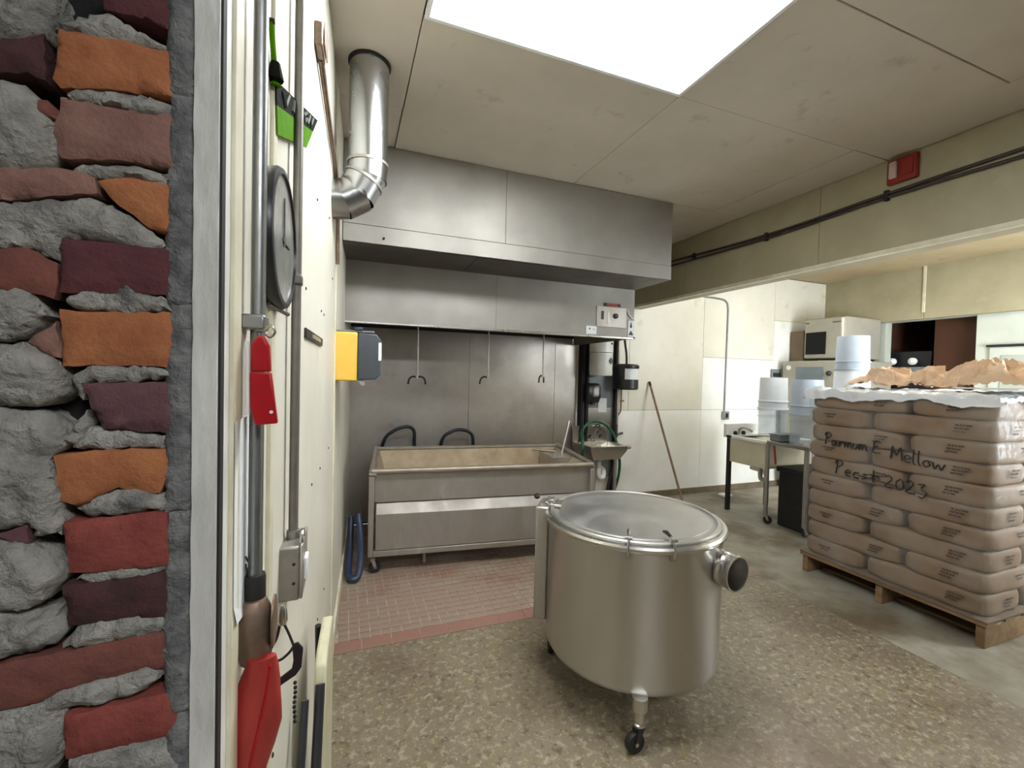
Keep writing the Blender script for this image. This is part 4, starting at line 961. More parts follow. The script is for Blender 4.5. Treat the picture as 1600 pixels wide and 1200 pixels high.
MB().box(6.70, 7.2, 3.18, 3.68, 0.925, 1.62).build('body', 'black_plastic', mc, bevel=0.01)
MB().box(6.66, 6.72, 3.22, 3.67, 1.60, 1.66).build('shelf', 'panel_grey', mc, bevel=0.006)
for y in (3.38, 3.60): MB().lathe([(0.02, 0.0), (0.045, 0.02), (0.045, 0.05), (0.02, 0.07)], (6.62, y, 1.73), 16, 'x').build('knob', 'white_plastic', mc, smooth=True)  # white reflections on the machine, modelled as solid white discs
MB().box(6.72, 7.2, 3.22, 3.67, 1.66, 1.86).build('upper_housing', 'black_plastic', mc, bevel=0.01)

# ================================================================== pallet with bags
PX, PY0, PY1 = 3.30, 1.29, 2.32
pa = thing('pallet', (3.9, 1.8, 0), 'wooden pallet under the stack of brown paper bags', 'pallet')
for i in range(7):
    x = PX - 0.015 + i * 0.193
    MB().box(x, x + 0.10, PY0 - .01, PY1 + .01, 0.125, 0.145).build('deck_board', 'pallet_wood', pa, bevel=0.002)
for y in (PY0 + .0, (PY0 + PY1) / 2 - .02, PY1 - .04):
    MB().box(PX + .0, PX + 1.22, y, y + 0.04, 0.0, 0.125).build('stringer', 'pallet_wood', pa, bevel=0.003)
for i in range(4):
    x = PX + 0.16 + i * 0.285
    MB().box(x, x + 0.09, PY0 + .045, PY1 - .045, 0.0, 0.019).build('bottom_board', 'pallet_wood', pa, bevel=0.002)
tag(MB().box(PX - 0.018, PX + 1.235, PY0 - .015, PY1 + .012, 0.1455, 0.158).build('slip_sheet', 'cardboard', bevel=0.003), 'brown cardboard slip sheet between pallet and lowest bags', 'cardboard')

def bag_mesh(name, lx, ly, h, seed):
    bm = bmesh.new()
    bmesh.ops.create_cube(bm, size=2.0)
    bmesh.ops.subdivide_edges(bm, edges=bm.edges[:], cuts=9, use_grid_fill=True)
    sd = Vector((seed * 7.3, seed * 1.7, 0))
    for v in bm.verts:
        u, w, t = v.co
        c = v.co
        # round the vertical section
        e = max(abs(u), abs(w))
        k = 1.0 - 0.045 * abs(t) ** 5
        kk = 1.0 - 0.03 * abs(t) ** 5
        x = u * lx / 2 * (kk if abs(u) > 0.8 else 1.0)
        y = w * ly / 2 * (k if abs(w) > 0.8 else 1.0)
        corner = max(0, abs(u) - 0.7) / 0.3 * max(0, abs(w) - 0.7) / 0.3
        z = t * h / 2 * (1 - 0.05 * max(0, (e - 0.75) / 0.25) ** 2) * (1 - 0.16 * corner)
        x *= 1 - 0.05 * corner; y *= 1 - 0.06 * corner
        p = Vector((x, y, z))
        n1 = noise.fractal(p * 9 + sd, 1.0, 2.0, 3) * 0.007
        n2 = noise.noise(Vector((x * 26, y * 26, z * 9)) + sd) * 0.003
        out = Vector((x / lx, y / ly, 0))
        if out.length > 1e-4 and e > 0.95:
            p += out.normalized() * (n1 + n2 - 0.002)
        if abs(t) > 0.95 and e < 0.95: p.z += -abs(n1) * (1 if t > 0 else -1)
        v.co = p
    me = bpy.data.meshes.new(name); bm.to_mesh(me); bm.free()
    me.polygons.foreach_set('use_smooth', [True] * len(me.polygons))
    me.materials.append(MATS['kraft'])
    return me
LH = 0.1215
BL, BW = 0.612, 0.402
meshes = [bag_mesh('paper_bag', BL - .004, BW - .006, LH + 0.004, s) for s in range(5)]
def marks(seed, wdt, long):
    rnd = random.Random(seed); mb = MB()
    for r in range(3 if long else 2):
        z = 0.018 - r * 0.019
        y = -wdt / 2 + (0.03 if long else 0) + r * 0.015
        yend = wdt / 2 - rnd.uniform(0, 0.04)
        while y < yend:
            l = rnd.uniform(0.008, 0.028)
            mb.box(-0.0012, 0.0012, y, min(y + l, yend + .004), z - 0.0045, z + 0.0045); y += l + 0.005
    return mb
mark_short = marks(1, 0.085, False); mark_long = marks(2, 0.14, True)
mk_meshes = {}
def add_mark(bag, world_pos, ang, long):
    key = long
    if key not in mk_meshes:
        o = (mark_long if long else mark_short).build('printed_mark', 'print_ink', origin=(0, 0, 0)); mk_meshes[key] = o.data
    else:
        o = bpy.data.objects.new('printed_mark', mk_meshes[key]); COL.objects.link(o)
    o.parent = bag
    o.matrix_parent_inverse = Matrix()
    # bag matrix is translation * rotation z
    inv = (Matrix.Translation(bag.location) @ Matrix.Rotation(bag.rotation_euler.z, 4, 'Z')).inverted()
    mm = inv @ Matrix.Translation(world_pos) @ Matrix.Rotation(ang, 4, 'Z')
    o.location = mm.translation; o.rotation_euler = mm.to_euler()
NAMES = ['bottom', 'second', 'third', 'fourth', 'fifth', 'sixth', 'seventh', 'eighth', 'ninth', 'top']
rb = random.Random(11)
for k in range(10):
    z = 0.160 + LH * (k + 0.5)
    A = (k % 2 == 0)          # A: long bags seen end-on at the far end; B: other way round
    lay = []
    if A:
        for j in range(2): lay.append((PX + BL * (j + .5), PY1 - BW / 2, 0, 'end-on at the sink end' if j == 0 else 'far side by the sink end'))
        for j in range(3): lay.append((PX + BW * (j + .5) + 0.006, PY0 + BL / 2 + .004, pi / 2, ('lengthwise at the near corner', 'in the middle of the near end', 'at the far side of the near end')[j]))
    else:
        for j in range(3): lay.append((PX + BW * (j + .5) + 0.006, PY1 - BL / 2 - .004, pi / 2, ('lengthwise at the sink end', 'in the middle of the sink end', 'at the far side of the sink end')[j]))
        for j in range(2): lay.append((PX + BL * (j + .5), PY0 + BW / 2, 0, 'end-on at the near corner' if j == 0 else 'far side of the near end'))
    for (x, y, rz, where) in lay:
        ob = bpy.data.objects.new('paper_bag', meshes[rb.randrange(5)]); COL.objects.link(ob)
        ob.location = (x + rb.uniform(-.005, .005), y + rb.uniform(-.004, .004), z)
        ob.rotation_euler = (0, 0, rz + (pi if rb.random() < .5 else 0) + rb.uniform(-.006, .006))
        tag(ob, 'brown paper bag, %s layer, %s' % (NAMES[k], where), 'bag', 'brown paper bags stacked on the pallet')
        if x < PX + 0.45:
            endon = abs(rz) < 0.1
            xx = PX - 0.004
            if endon and y > 1.8: add_mark(ob, Vector((xx - .002, y + .04, z + .005)), 0, False)
            else: add_mark(ob, Vector((xx - .002, (y if endon else y - 0.14) - 0.04, z + .008)), 0, True)
        if y < PY0 + 0.4 and x < PX + 0.7:
            add_mark(ob, Vector((x + .02, PY0 - 0.004, z + .008)), pi / 2, rz > 0.1)

# stretch film round the stack
def film_fn(off):
    x0, x1, y0_, y1_ = PX - off, PX + 1.235 + off, PY0 - off, PY1 + off
    per = [(x0, y0_), (x0, y1_), (x1, y1_), (x1, y0_)]
    seg = [y1_ - y0_, x1 - x0, y1_ - y0_, x1 - x0]
    tot = sum(seg)
    def fn(u, v):
        d = u * tot
        for i in range(4):
            if d <= seg[i] + 1e-9: break
            d -= seg[i]
        a, b = Vector(per[i]), Vector(per[(i + 1) % 4])
        t = d / seg[i]
        p = a.lerp(b, t)
        z = 0.118 + v * 1.257
        nrm = Vector((p.x - (x0 + x1) / 2, p.y - (y0_ + y1_) / 2))
        nn = [Vector((-1, 0)), Vector((0, 1)), Vector((1, 0)), Vector((0, -1))][i]
        ph = ((z - 0.160) / LH) % 1.0
        w = 0.008 * abs(2 * ph - 1) ** 3
        c = min(t, 1 - t) * seg[i]
        rnd_ = 0.022 * max(0, 1 - c / 0.035) ** 2
        wr = 0.004 * noise.noise(Vector((p.x * 8, p.y * 8, z * 30))) + (0.010 * noise.noise(Vector((p.x * 5, p.y * 5, z * 14))) if c < 0.1 else 0)
        q = p - nn * (w + rnd_ - max(-0.003, wr))
        return (q.x, q.y, z)
    return fn
fm = tag(MB().grid(film_fn(0.006), 220, 110).build('stretch_wrap', 'stretch_film', smooth=True, angle=180), 'clear stretch film wound round the stack of paper bags', 'plastic film')

# handwriting in black marker on the film
GL = {
 'P': [[(.1, 0), (.22, 1.0), (.15, 1.05), (.05, .8), (.15, 1.1), (.5, 1.1), (.6, .85), (.25, .55)]],
 'a': [[(.5, .45), (.2, .45), (.1, .1), (.3, 0), (.5, .4), (.5, .05), (.65, 0)]],
 'r': [[(.1, .5), (.15, 0), (.2, .4), (.5, .45)]],
 'm': [[(.05, .5), (.1, 0), (.15, .4), (.3, .48), (.35, 0), (.4, .4), (.58, .48), (.62, .05), (.75, 0)]],
 'u': [[(.05, .5), (.1, .1), (.3, 0), (.45, .45), (.5, 0)]],
 'E': [[(.55, .95), (.2, 1.0), (.12, .55), (.45, .55), (.12, .5), (.1, .05), (.6, .05)]],
 'M': [[(.0, 0), (.1, .95), (.35, .3), (.6, .95), (.7, 0)], [(.02, .02), (.13, .93)], [(.60, .92), (.72, .02)]],
 'e': [[(.1, .25), (.5, .3), (.4, .5), (.15, .4), (.15, .08), (.5, .02)]],
 'l': [[(.15, 1.0), (.15, .1), (.3, 0)]],
 'o': [[(.3, .45), (.1, .25), (.25, 0), (.5, .2), (.35, .45), (.6, .4)]],
 'w': [[(.05, .45), (.15, 0), (.35, .35), (.5, 0), (.7, .45)]],
 'c': [[(.5, .42), (.2, .4), (.12, .1), (.5, .02)]],
 's': [[(.5, .45), (.2, .4), (.45, .18), (.1, .02)]],
 't': [[(.3, .9), (.28, .05), (.4, 0)], [(.02, .52), (.7, .46)]],
 '2': [[(.1, .7), (.35, .85), (.5, .6), (.1, .05), (.6, .05)]],
 '0': [[(.35, .8), (.1, .5), (.2, .05), (.5, .2), (.5, .65), (.35, .8)]],
 '3': [[(.1, .75), (.45, .8), (.25, .5), (.55, .3), (.35, -.1), (.1, -.05)]],
}
def write(text, y, z, size, slope, adv):
    wrm = MB()
    for ch in text:
        if ch == ' ': y -= size * 0.55; z -= slope * size * 0.55; continue
        for st_ in GL[ch]:
            pts = [(PX - 0.0105, y - q[0] * size, z + q[1] * size - slope * q[0] * size) for q in st_]
            wrm.tube(spline(pts, 3), 0.0038, 6)
        wdt = (max(q[0] for s_ in GL[ch] for q in s_) + adv) * size
        y -= wdt; z -= slope * wdt
        wrm.build('handwritten_letter', 'ink', fm, smooth=True); wrm = MB()
    return y
write('Parmum', 2.185, 0.995, 0.076, 0.02, 0.0)
write('E', 1.872, 0.985, 0.080, 0.02, 0.1)
write('Mellow', 1.765, 0.965, 0.088, 0.09, 0.0)
write('Pecst', 2.105, 0.795, 0.088, 0.02, 0.10)
write('2023', 1.800, 0.775, 0.092, 0.05, 0.08)
MB().tube([(PX - .0105, 1.95, 0.815), (PX - .0105, 1.72, 0.795)], 0.003, 6).build('pen_stroke', 'ink', fm, smooth=True)

# plastic sheet, crumpled paper and a white board on top of the bags
TOPZ = 0.160 + 10 * LH + 0.002
def sheet_fn(u, v):
    # flat part on the bags, then a hanging edge of uneven length
    ex = 0.07 + 0.05 * noise.noise(Vector((v * 5, 3.3, 0))); ey = 0.06 + 0.05 * noise.noise(Vector((u * 5, 8.3, 0)))
    a = (u * (1.235 + 2 * ex)) - ex; b = (v * (PY1 - PY0 + 2 * ey)) - ey
    x = min(max(a, -0.004), 1.24); y = min(max(b, -0.004), PY1 - PY0 + 0.004)
    over = max(-0.004 - a, a - 1.24, -0.004 - b, b - (PY1 - PY0 + 0.004), 0)
    n = noise.fractal(Vector((a * 7, b * 7, 2)), 1.0, 2.0, 4); n2 = abs(noise.noise(Vector((a * 16, b * 9, 7))))
    z = TOPZ + 0.010 + 0.022 * abs(n) + 0.026 * n2 - over
    rim = max(0, 1 - min(x + .004, 1.244 - x, y + .004, PY1 - PY0 + .008 - y) / 0.03)
    z -= 0.012 * rim * (over == 0)
    push = 0.016 + (0.012 * n2 + 0.05 * over * (0.5 + n)) * (over > 0)
    X = PX + x; Y = PY0 + y
    if a < 0.0: X -= push
    if a > 1.236: X += push
    if b < 0.0: Y -= push
    if b > PY1 - PY0: Y += push
    return (X, Y, z)
tag(MB().grid(sheet_fn, 90, 80).build('plastic_sheet', 'plastic_sheet', smooth=True, angle=180), 'crinkled white plastic sheet covering the top of the bag stack', 'plastic sheet')
def crumple(name, cx, cy, sx, sy, h, seed, label, rz=0.0):
    def fn(u, v):
        x = (u - .5) * sx; y = (v - .5) * sy
        e = max(0.0, 1 - (abs(2 * u - 1) ** 3 + abs(2 * v - 1) ** 3) * 0.75)
        w1 = noise.noise(Vector((x * 5, y * 5, seed + 20))) * 0.10
        r1 = 1 - abs(noise.noise(Vector((x * 7 + w1 * 8, y * 7, seed)))) * 2.2
        r2 = 1 - abs(noise.noise(Vector((x * 17, y * 17 + w1 * 10, seed + 5)))) * 2.0
        r3 = abs(noise.noise(Vector((x * 38, y * 38, seed + 1))))
        z = TOPZ + 0.045 + h * e * (0.30 + 0.75 * max(0, r1)) + 0.034 * r2 * (0.4 + e) + 0.016 * r3
        x += 0.05 * noise.noise(Vector((u * 5, v * 5, seed + 2))); y += 0.05 * noise.noise(Vector((u * 5, v * 5, seed + 9)))
        return (cx + x * cos(rz) - y * sin(rz), cy + x * sin(rz) + y * cos(rz), max(z, TOPZ + 0.03))
    return tag(MB().grid(fn, 54, 54).build(name, 'kraft_paper', smooth=True, angle=24), label, 'paper')
crumple('crumpled_paper', 3.72, 2.02, 0.42, 0.34, 0.10, 3.0, 'crumpled brown paper on the stack at the end nearest the pails')
crumple('crumpled_paper', 3.70, 1.74, 0.36, 0.24, 0.10, 8.0, 'small crumple of brown paper in the middle of the stack top')
crumple('crumpled_paper', 3.76, 1.48, 0.50, 0.44, 0.15, 12.0, 'largest heap of crumpled brown paper at the near end of the stack', 0.3)
tag(MB().box(3.36, 4.1, PY0 - 0.06, PY0 + 0.22, TOPZ + 0.050, TOPZ + 0.057).build('white_board', 'paper_white', bevel=0.002), 'flat white card lying at the near end of the bag stack', 'card')

# ================================================================== on the beam
am = thing('fire_alarm', (3.05, 1.64, 2.64), 'red fire alarm strobe on the cream beam', 'alarm')
MB().box(3.035, 3.070, 1.565, 1.715, 2.64, 2.785).build('body', 'alarm_red', am, bevel=0.008)
MB().box(3.012, 3.036, 1.655, 1.695, 2.665, 2.765).build('strobe_lens', 'lens_clear', am, bevel=0.008)
MB().box(3.026, 3.036, 1.58, 1.635, 2.67, 2.76).build('horn_grille', 'alarm_red', am, bevel=0.003)
for dz, lab in ((0.0, 'upper dark cable running along the cream beam'), (-0.036, 'lower dark cable running along the cream beam')):
    c = tag(MB().tube(spline([(3.058, 4.30, 2.625 + dz), (3.058, 3.6, 2.622 + dz * 1.1), (3.056, 2.535, 2.582 + dz * .7), (3.056, 1.708, 2.598 + dz * .6), (3.057, 1.145, 2.604 + dz), (3.058, 0.65, 2.61 + dz)], 8), 0.010, 8).build('beam_cable', 'cable_dark', smooth=True), lab, 'cable')
for y, z in ((2.535, 2.570), (1.72, 2.588), (3.3, 2.600)):
    tag(MB().box(3.043, 3.0705, y - .012, y + .012, z - .032, z + .030).build('cable_clip', 'dark_gap', bevel=0.004), 'dark clip holding the beam cables %s' % ('nearest the red alarm' if y < 2 else 'at the panel seam' if y < 3 else 'nearest the hood'), 'clip')

# ================================================================== things on the left wall
def conduit(y, z0, mat, label, off=0.016, r=0.009):
    t = thing('conduit', (WX(y, off), y, z0), label, 'conduit')
    x = WX(y, off)
    MB().tube([(x, y, z0), (x + 0.001, y, ZC - .001)], r, 14).build('pipe', mat, t, smooth=True)
    return t, x
c1, x1 = conduit(0.672, 1.13, 'conduit_steel', 'shiny metal conduit nearest the brick, ending in a brown fitting')
for z in (1.50, 2.3):
    MB().box(WX(.672) - .001, x1 + .011, .655, .689, z, z + .02).build('clamp', 'conduit_steel', c1, bevel=0.003)
MB().lathe([(0.0125, 1.135), (0.0135, 1.14), (0.0135, 1.165), (0.0125, 1.17)], (x1, 0.672, 0), 18).build('connector', 'dark_gap', c1, smooth=True)
fb = MB().lathe([(0.004, 1.052), (0.017, 1.054), (0.0205, 1.066), (0.021, 1.10), (0.0195, 1.125), (0.014, 1.138), (0.004, 1.139)], (x1 + 0.001, 0.668, 0), 26).build('fitting', 'brown_metal', c1, smooth=True)
MB().lathe([(0.010, 0.0), (0.023, 0.002), (0.023, 0.0045), (0.012, 0.006)], (0, 0, 0), 28, 'x').xf(Matrix.Translation((x1 + 0.021, 0.668, 1.105)) @ Matrix.Scale(1.5, 4, (0, 0, 1))).build('cover_plate', 'brown_metal', fb, smooth=True)
c2, x2 = conduit(0.995, 1.10, 'conduit_grime', 'grimy metal conduit running down to the grey junction box')
for z in (1.62, 2.2): MB().box(WX(.995) - .001, x2 + .011, .98, 1.01, z, z + .02).build('clamp', 'conduit_grime', c2, bevel=0.003)
jb = thing('junction_box', (-0.09, 0.965, 1.0), 'grey metal junction box at the lower end of a conduit', 'junction box')
MB().box(-0.119, -0.080, 0.94, 1.045, 0.995, 1.102).build('box', 'box_steel', jb, bevel=0.004)
MB().box(-0.080, -0.074, 0.938, 1.049, 0.998, 1.106).build('cover', 'steel_dull', jb, bevel=0.003)
MB().box(-0.074, -0.066, 0.95, 0.985, 1.03, 1.075).build('toggle_plate', 'white_plastic', jb, bevel=0.003)
for z in (1.03, 1.068): MB().lathe([(0.003, 0), (0.003, 0.002)], (-0.09, 0.9385, z), 8, 'y').build('knockout', 'dark_gap', jb)
MB().tube([(-0.097, 0.995, 1.10), (-0.097, 0.995, 1.118)], 0.013, 12).build('locknut', 'box_steel', jb, smooth=True)
MB().tube(arc((-0.078, 0.97, 1.106), 0.018, 0, 180, 10, 'yz'), 0.004, 8).build('strap', 'steel', jb, smooth=True)

GY, GZ, GX = 0.835, 1.665, WX(0.835)
rot = Matrix.Rotation(-math.atan(0.045), 4, 'Z')
gm = Matrix.Translation((GX, GY, GZ)) @ rot
gg = thing('wall_gauge', (GX, GY, GZ - 0.1), 'round black-rimmed dial on the left wall behind the shiny conduit', 'dial')
MB().lathe([(0.100, 0.001), (0.113, 0.004), (0.115, 0.016), (0.112, 0.022), (0.104, 0.023), (0.103, 0.019)], (0, 0, 0), 48, 'x', caps=False).xf(gm).build('rim', 'black_plastic', gg, smooth=True)
MB().lathe([(0.0005, 0.0185), (0.1045, 0.019)], (0, 0, 0), 48, 'x', caps=False).xf(gm).build('face', 'gauge_face', gg)
MB().box(0.0195, 0.021, -0.003, 0.003, -0.01, 0.07).xf(gm).build('hand', 'grey_ink', gg)
MB().box(0.0195, 0.021, -0.01, 0.05, -0.003, 0.003).xf(gm).build('hand', 'grey_ink', gg)
MB().tube([(0.003, -0.03, -0.112), (0.022, 0.03, -0.12)], 0.004, 8).xf(gm).build('bracket', 'conduit_steel', gg, smooth=True)

rt = thing('red_tool', (-0.1, 0.632, 1.38), 'bright red plastic scraper hanging in front of the shiny conduit', 'scraper')
oy = 0.632
MB().prism([(-.113, 1.478), (-.107, 1.490), (-.098, 1.491), (-.092, 1.478), (-.090, 1.445), (-.113, 1.445)], lambda p, t: (p[0], t, p[1]), oy, oy + .012).build('grip', 'red_plastic', rt, bevel=0.003)
MB().prism([(-.1135, 1.4445), (-.0895, 1.4445), (-.0815, 1.379), (-.107, 1.377), (-.1125, 1.40)], lambda p, t: (p[0], t, p[1]), oy - .001, oy + .009).build('blade', 'red_plastic', rt, bevel=0.002)
MB().lathe([(0.0022, 0), (0.0022, .003)], (-.0885, oy - .003, 1.394), 10, 'y').build('rivet', 'white_plastic', rt)
MB().tube([(-.117, oy + .004, 1.483), (-.1165, oy + .004, 1.39)], 0.003, 8).build('edge_strip', 'white_plastic', rt, smooth=True)
hk = thing('wire_hook', (-0.095, 0.65, 1.495), 'small metal wire hook above the bright red scraper', 'hook')
MB().tube(spline([(-.112, .66, 1.50), (-.10, .645, 1.499), (-.092, .64, 1.505), (-.087, .64, 1.497), (-.092, .64, 1.490), (-.098, .64, 1.494)], 5), 0.002, 6).build('wire', 'steel', hk, smooth=True)

# lime band with black lettered stripe pinned behind the conduits
gb = thing('lime_band', (-0.108, 0.9, 1.85), 'lime green band with a black lettered stripe on the left wall', 'band')
A_, B_, C_, D_ = [Vector(v) for v in ((WX(.812, .007), .812, 1.915), (WX(1.37, .009), 1.37, 2.150), (WX(1.17, .007), 1.17, 1.978), (WX(.832, .007), .832, 1.838))]
def quad_sheet(a, b, c, d, t=0.002):
    n = Vector((t, 0, 0)); vs = [a, b, c, d, a + n, b + n, c + n, d + n]
    return MB().add(vs, [(0, 1, 2, 3), (7, 6, 5, 4), (0, 1, 5, 4), (1, 2, 6, 5), (2, 3, 7, 6), (3, 0, 4, 7)])
quad_sheet(A_.lerp(D_, .45), B_.lerp(C_, .45), C_, D_).build('band', 'lime_fabric', gb)
quad_sheet(A_, B_, B_.lerp(C_, .45), A_.lerp(D_, .45)).build('stripe', 'black_fabric', gb)
def on_band(u, v): return A_.lerp(B_, u).lerp(D_.lerp(C_, u), v) + Vector((.0035, 0, 0))
tx = MB()
for i, st_ in enumerate(([[(0, 1), (.5, 0), (1, 1)]], [[(.5, 0), (.5, 1)]], [[(0, 0), (0, 1), (.8, .8), (.1, .5), (.9, .25), (0, 0)]], [[(.5, 1), (0, .5), (.5, 0), (1, .5), (.5, 1)]], [[(0, 0), (0, 1), (1, 0), (1, 1)]])):
    tx = MB()
    for s_ in st_: tx.tube([on_band(0.08 + i * .16 + q[0] * .11, 0.36 - q[1] * .27) for q in s_], 0.0035, 5)
    tx.build('letter', 'grey_ink', gb)
MB().tube(spline([D_.lerp(A_, .9), Vector((WX(.81, .007), .81, 1.93)), Vector((WX(.80, .006), .80, 1.96)), Vector((WX(.79, .005), .79, 1.995))], 4), [0.010] + [0.006] * 4 + [0.004] * 8, 8).build('hanging_loop', 'lime_fabric', gb, smooth=True)
MB().lathe([(0.004, 0), (0.004, .01)], (WX(.79), .79, 1.992), 8, 'x').build('pin', 'dark_gap', gb)
MB().lathe([(0.013, -.012), (0.007, .015)], (WX(.808, .008), .808, 1.925), 8).build('knot', 'black_fabric', gb)

wl_ = thing('wall_label', (WX(1.4), 1.4, 1.52), 'small black label strip on the cream left wall', 'label')
MB().prism([(WX(1.24), 1.24), (WX(1.66), 1.66), (WX(1.66, .006), 1.66), (WX(1.24, .006), 1.24)], lambda p, t: (p[0], p[1], t), 1.530, 1.556).build('strip', 'black_plastic', wl_, bevel=0.002)
MB().prism([(WX(1.36, .005), 1.36), (WX(1.58, .005), 1.58), (WX(1.58, .008), 1.58), (WX(1.36, .008), 1.36)], lambda p, t: (p[0], p[1], t), 1.537, 1.549).build('print', 'gauge_face', wl_)

pn = thing('wall_notice', (WX(.65), .65, 1.12), 'white laminated notice on the wall behind the shiny conduit', 'notice')
MB().add([(WX(.604, .008), .604, 1.385), (WX(.712, .002), .712, 1.385), (WX(.712, .002), .712, 1.15), (WX(.69, .004), .69, 1.115), (WX(.612, .010), .612, 1.135), (WX(.604, .008), .604, 1.16)], [(0, 1, 2, 3, 4, 5)]).build('sheet', 'paper_white', pn)
MB().tube([(WX(.66, .0075), .66, 1.20), (WX(.675, .0075), .675, 1.185)], 0.0012, 5).tube([(WX(.66, .008), .66, 1.19), (WX(.668, .008), .668, 1.165), (WX(.66, .008), .66, 1.16)], 0.0012, 5).build('pen_marks', 'ink', pn)

td = thing('towel_dispenser', (0.05, 2.45, 1.39), 'yellow and black towel dispenser on the left wall below the hood', 'dispenser')
MB().box(-0.056, 0.052, 2.30, 2.56, 1.395, 1.637).build('back_body', 'yellow_plastic', td, bevel=0.008)
MB().prism([(0.053, 1.40), (0.053, 1.635), (0.14, 1.632), (0.163, 1.60), (0.163, 1.43), (0.14, 1.405)], lambda p, t: (p[0], t, p[1]), 2.295, 2.565).build('front_cover', 'grey_plastic', td, bevel=0.006)
MB().box(0.150, 0.1645, 2.293, 2.297, 1.50, 1.59).build('side_tag', 'paper_white', td)
MB().prism([(0.055, 1.40), (0.085, 1.40), (0.09, 1.375), (0.072, 1.372)], lambda p, t: (p[0], t, p[1]), 2.33, 2.53).build('towel', 'paper_white', td, bevel=0.003)
MB().box(-0.05, 0.13, 2.32, 2.5, 1.638, 1.648).build('top_tray', 'panel_grey', td, bevel=0.003)
MB().box(0.035, 0.075, 2.31, 2.36, 1.648, 1.664).build('blue_cap', 'blue_hose', td, bevel=0.004)

sn = thing('wall_sensor', (-0.07, 1.4, 2.35), 'small brown bracket device high on the left wall', 'sensor')
MB().prism([(WX(1.36), 1.36), (WX(1.45), 1.45), (WX(1.45, .022), 1.45), (WX(1.36, .022), 1.36)], lambda p, t: (p[0], p[1], t), 2.355, 2.42).build('housing', 'brown_metal', sn, bevel=0.004)
MB().prism([(WX(1.38, .023), 1.38), (WX(1.46, .023), 1.46), (WX(1.46, .028), 1.46), (WX(1.38, .028), 1.38)], lambda p, t: (p[0], p[1], t), 2.37, 2.435).build('cover', 'lens_clear', sn, bevel=0.002)
tag(MB().tube(spline([(WX(1.43, .011), 1.43, 2.36), (WX(1.617, .011), 1.617, 2.345), (WX(1.826, .011), 1.826, 2.325), (WX(2.02, .011), 2.02, 2.31), (WX(2.2, .011), 2.2, 2.2), (WX(2.26, .011), 2.26, 1.95)], 6), 0.009, 8).build('wall_cable', 'brown_metal', smooth=True), 'thick dark cable running from the wall sensor towards the duct', 'cable')

# red sleeve and keys under the brown fitting
rs = thing('red_sleeve', (-0.108, 0.645, 0.85), 'glossy red pouch hanging below the brown conduit fitting', 'pouch')
secs = [(1.068, -.1035, .017, .010), (1.055, -.1035, .020, .011), (1.03, -.1055, .026, .012), (1.005, -.108, .030, .013), (.98, -.110, .031, .013), (.95, -.114, .028, .012), (.92, -.118, .024, .011), (.88, -.122, .019, .010), (.85, -.124, .013, .008)]
mb = MB(); n_ = 24
for z, cx, rx, ry in secs:
    for k in range(n_):
        q = 2 * pi * k / n_
        f_ = 1 + 0.05 * sin(3 * q + z * 60)
        mb.v.append((cx + 0.004 + rx * cos(q) * f_, 0.648 + ry * sin(q) * f_, z))
for i in range(len(secs) - 1):
    for k in range(n_): mb.f.append((i * n_ + k, i * n_ + (k + 1) % n_, (i + 1) * n_ + (k + 1) % n_, (i + 1) * n_ + k))
mb.f += [tuple(range(n_)), tuple((len(secs) - 1) * n_ + k for k in range(n_ - 1, -1, -1))]
mb.build('pouch', 'red_sleeve', rs, smooth=True)
MB().tube([(-.087, .6385, 1.06), (-.092, .635, 1.02), (-.102, .634, .97), (-.112, .636, .92)], 0.0016, 6).build('seam', 'red_plastic', rs, smooth=True)
ky = thing('key_clip', (-0.075, 0.70, 0.93), 'black key clip with a short bead chain hanging from the fitting', 'key clip')
yk = 0.70
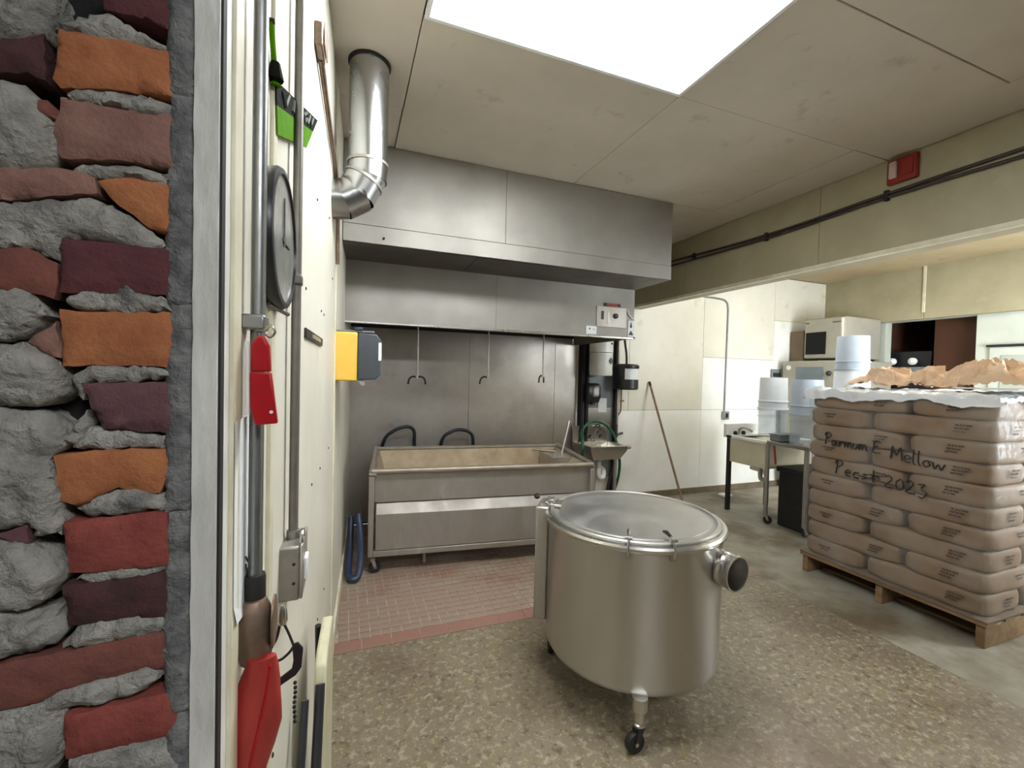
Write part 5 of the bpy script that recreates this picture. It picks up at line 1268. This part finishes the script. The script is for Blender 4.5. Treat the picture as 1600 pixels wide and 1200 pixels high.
MB().tube(spline([(-.083, yk, 1.09), (-.088, yk, 1.062), (-.096, yk, 1.045), (-.094, yk, 1.03), (-.083, yk, 1.028), (-.072, yk, 1.036), (-.066, yk, 1.044)], 5), 0.0021, 6).build('ring', 'black_rubber', ky, smooth=True)
MB().tube(spline([(-.081, yk, 1.085), (-.073, yk, 1.066), (-.066, yk, 1.046)], 5), 0.0018, 6).build('cord', 'black_rubber', ky, smooth=True)
MB().lathe([(0.005, 1.080), (0.007, 1.086), (0.006, 1.10), (0.003, 1.108)], (-.081, yk, 0), 12).build('snap', 'steel', ky, smooth=True)
MB().prism([(-.068, 1.048), (-.060, 1.050), (-.053, 1.040), (-.055, 1.012), (-.062, 1.002), (-.080, .992), (-.095, .977), (-.094, .986), (-.086, 1.000), (-.068, 1.012), (-.066, 1.024)], lambda p, t: (p[0], t, p[1]), yk - .002, yk + .002).build('clip', 'black_plastic', ky, bevel=0.001)
MB().lathe([(0.0022, 0), (0.0022, .001)], (-.084, yk - .003, .994), 10, 'y').build('rivet', 'steel', ky)
ch = MB()
for i in range(9): ch.lathe([(0.0004, -.003), (0.0022, -.0018), (0.0026, 0), (0.0022, .0018), (0.0004, .003)], (-.0635 + .0006 * sin(i), yk, 0.990 - i * .0072), 8)
ch.build('bead_chain', 'dark_gap', ky, smooth=True)

fs = thing('folding_stool', (-0.04, 1.22, 0), 'folded cream-topped stool with black legs standing against the left wall', 'stool')
pts = [(1.13, 0.05), (1.13, 0.68), (1.15, 0.725), (1.19, 0.745), (1.34, 0.745), (1.37, 0.72), (1.38, 0.68), (1.38, 0.05)]
MB().prism(pts, lambda p, t: (WX(p[0], t), p[0], p[1]), 0.045, 0.072).build('seat_board', 'stool_cream', fs, bevel=0.006)
MB().tube([(WX(1.13, .06), 1.118, 0.70), (WX(.78, .06), .78, 0.02)], 0.011, 10).build('leg', 'black_plastic', fs, smooth=True)
MB().tube([(WX(1.1, .03), 1.10, 0.68), (WX(.75, .03), 0.75, 0.02)], 0.009, 10).build('leg', 'black_plastic', fs, smooth=True)
MB().tube([(WX(1.38, .03), 1.38, 0.70), (WX(1.42, .04), 1.45, 0.02)], 0.009, 10).build('leg', 'black_plastic', fs, smooth=True)
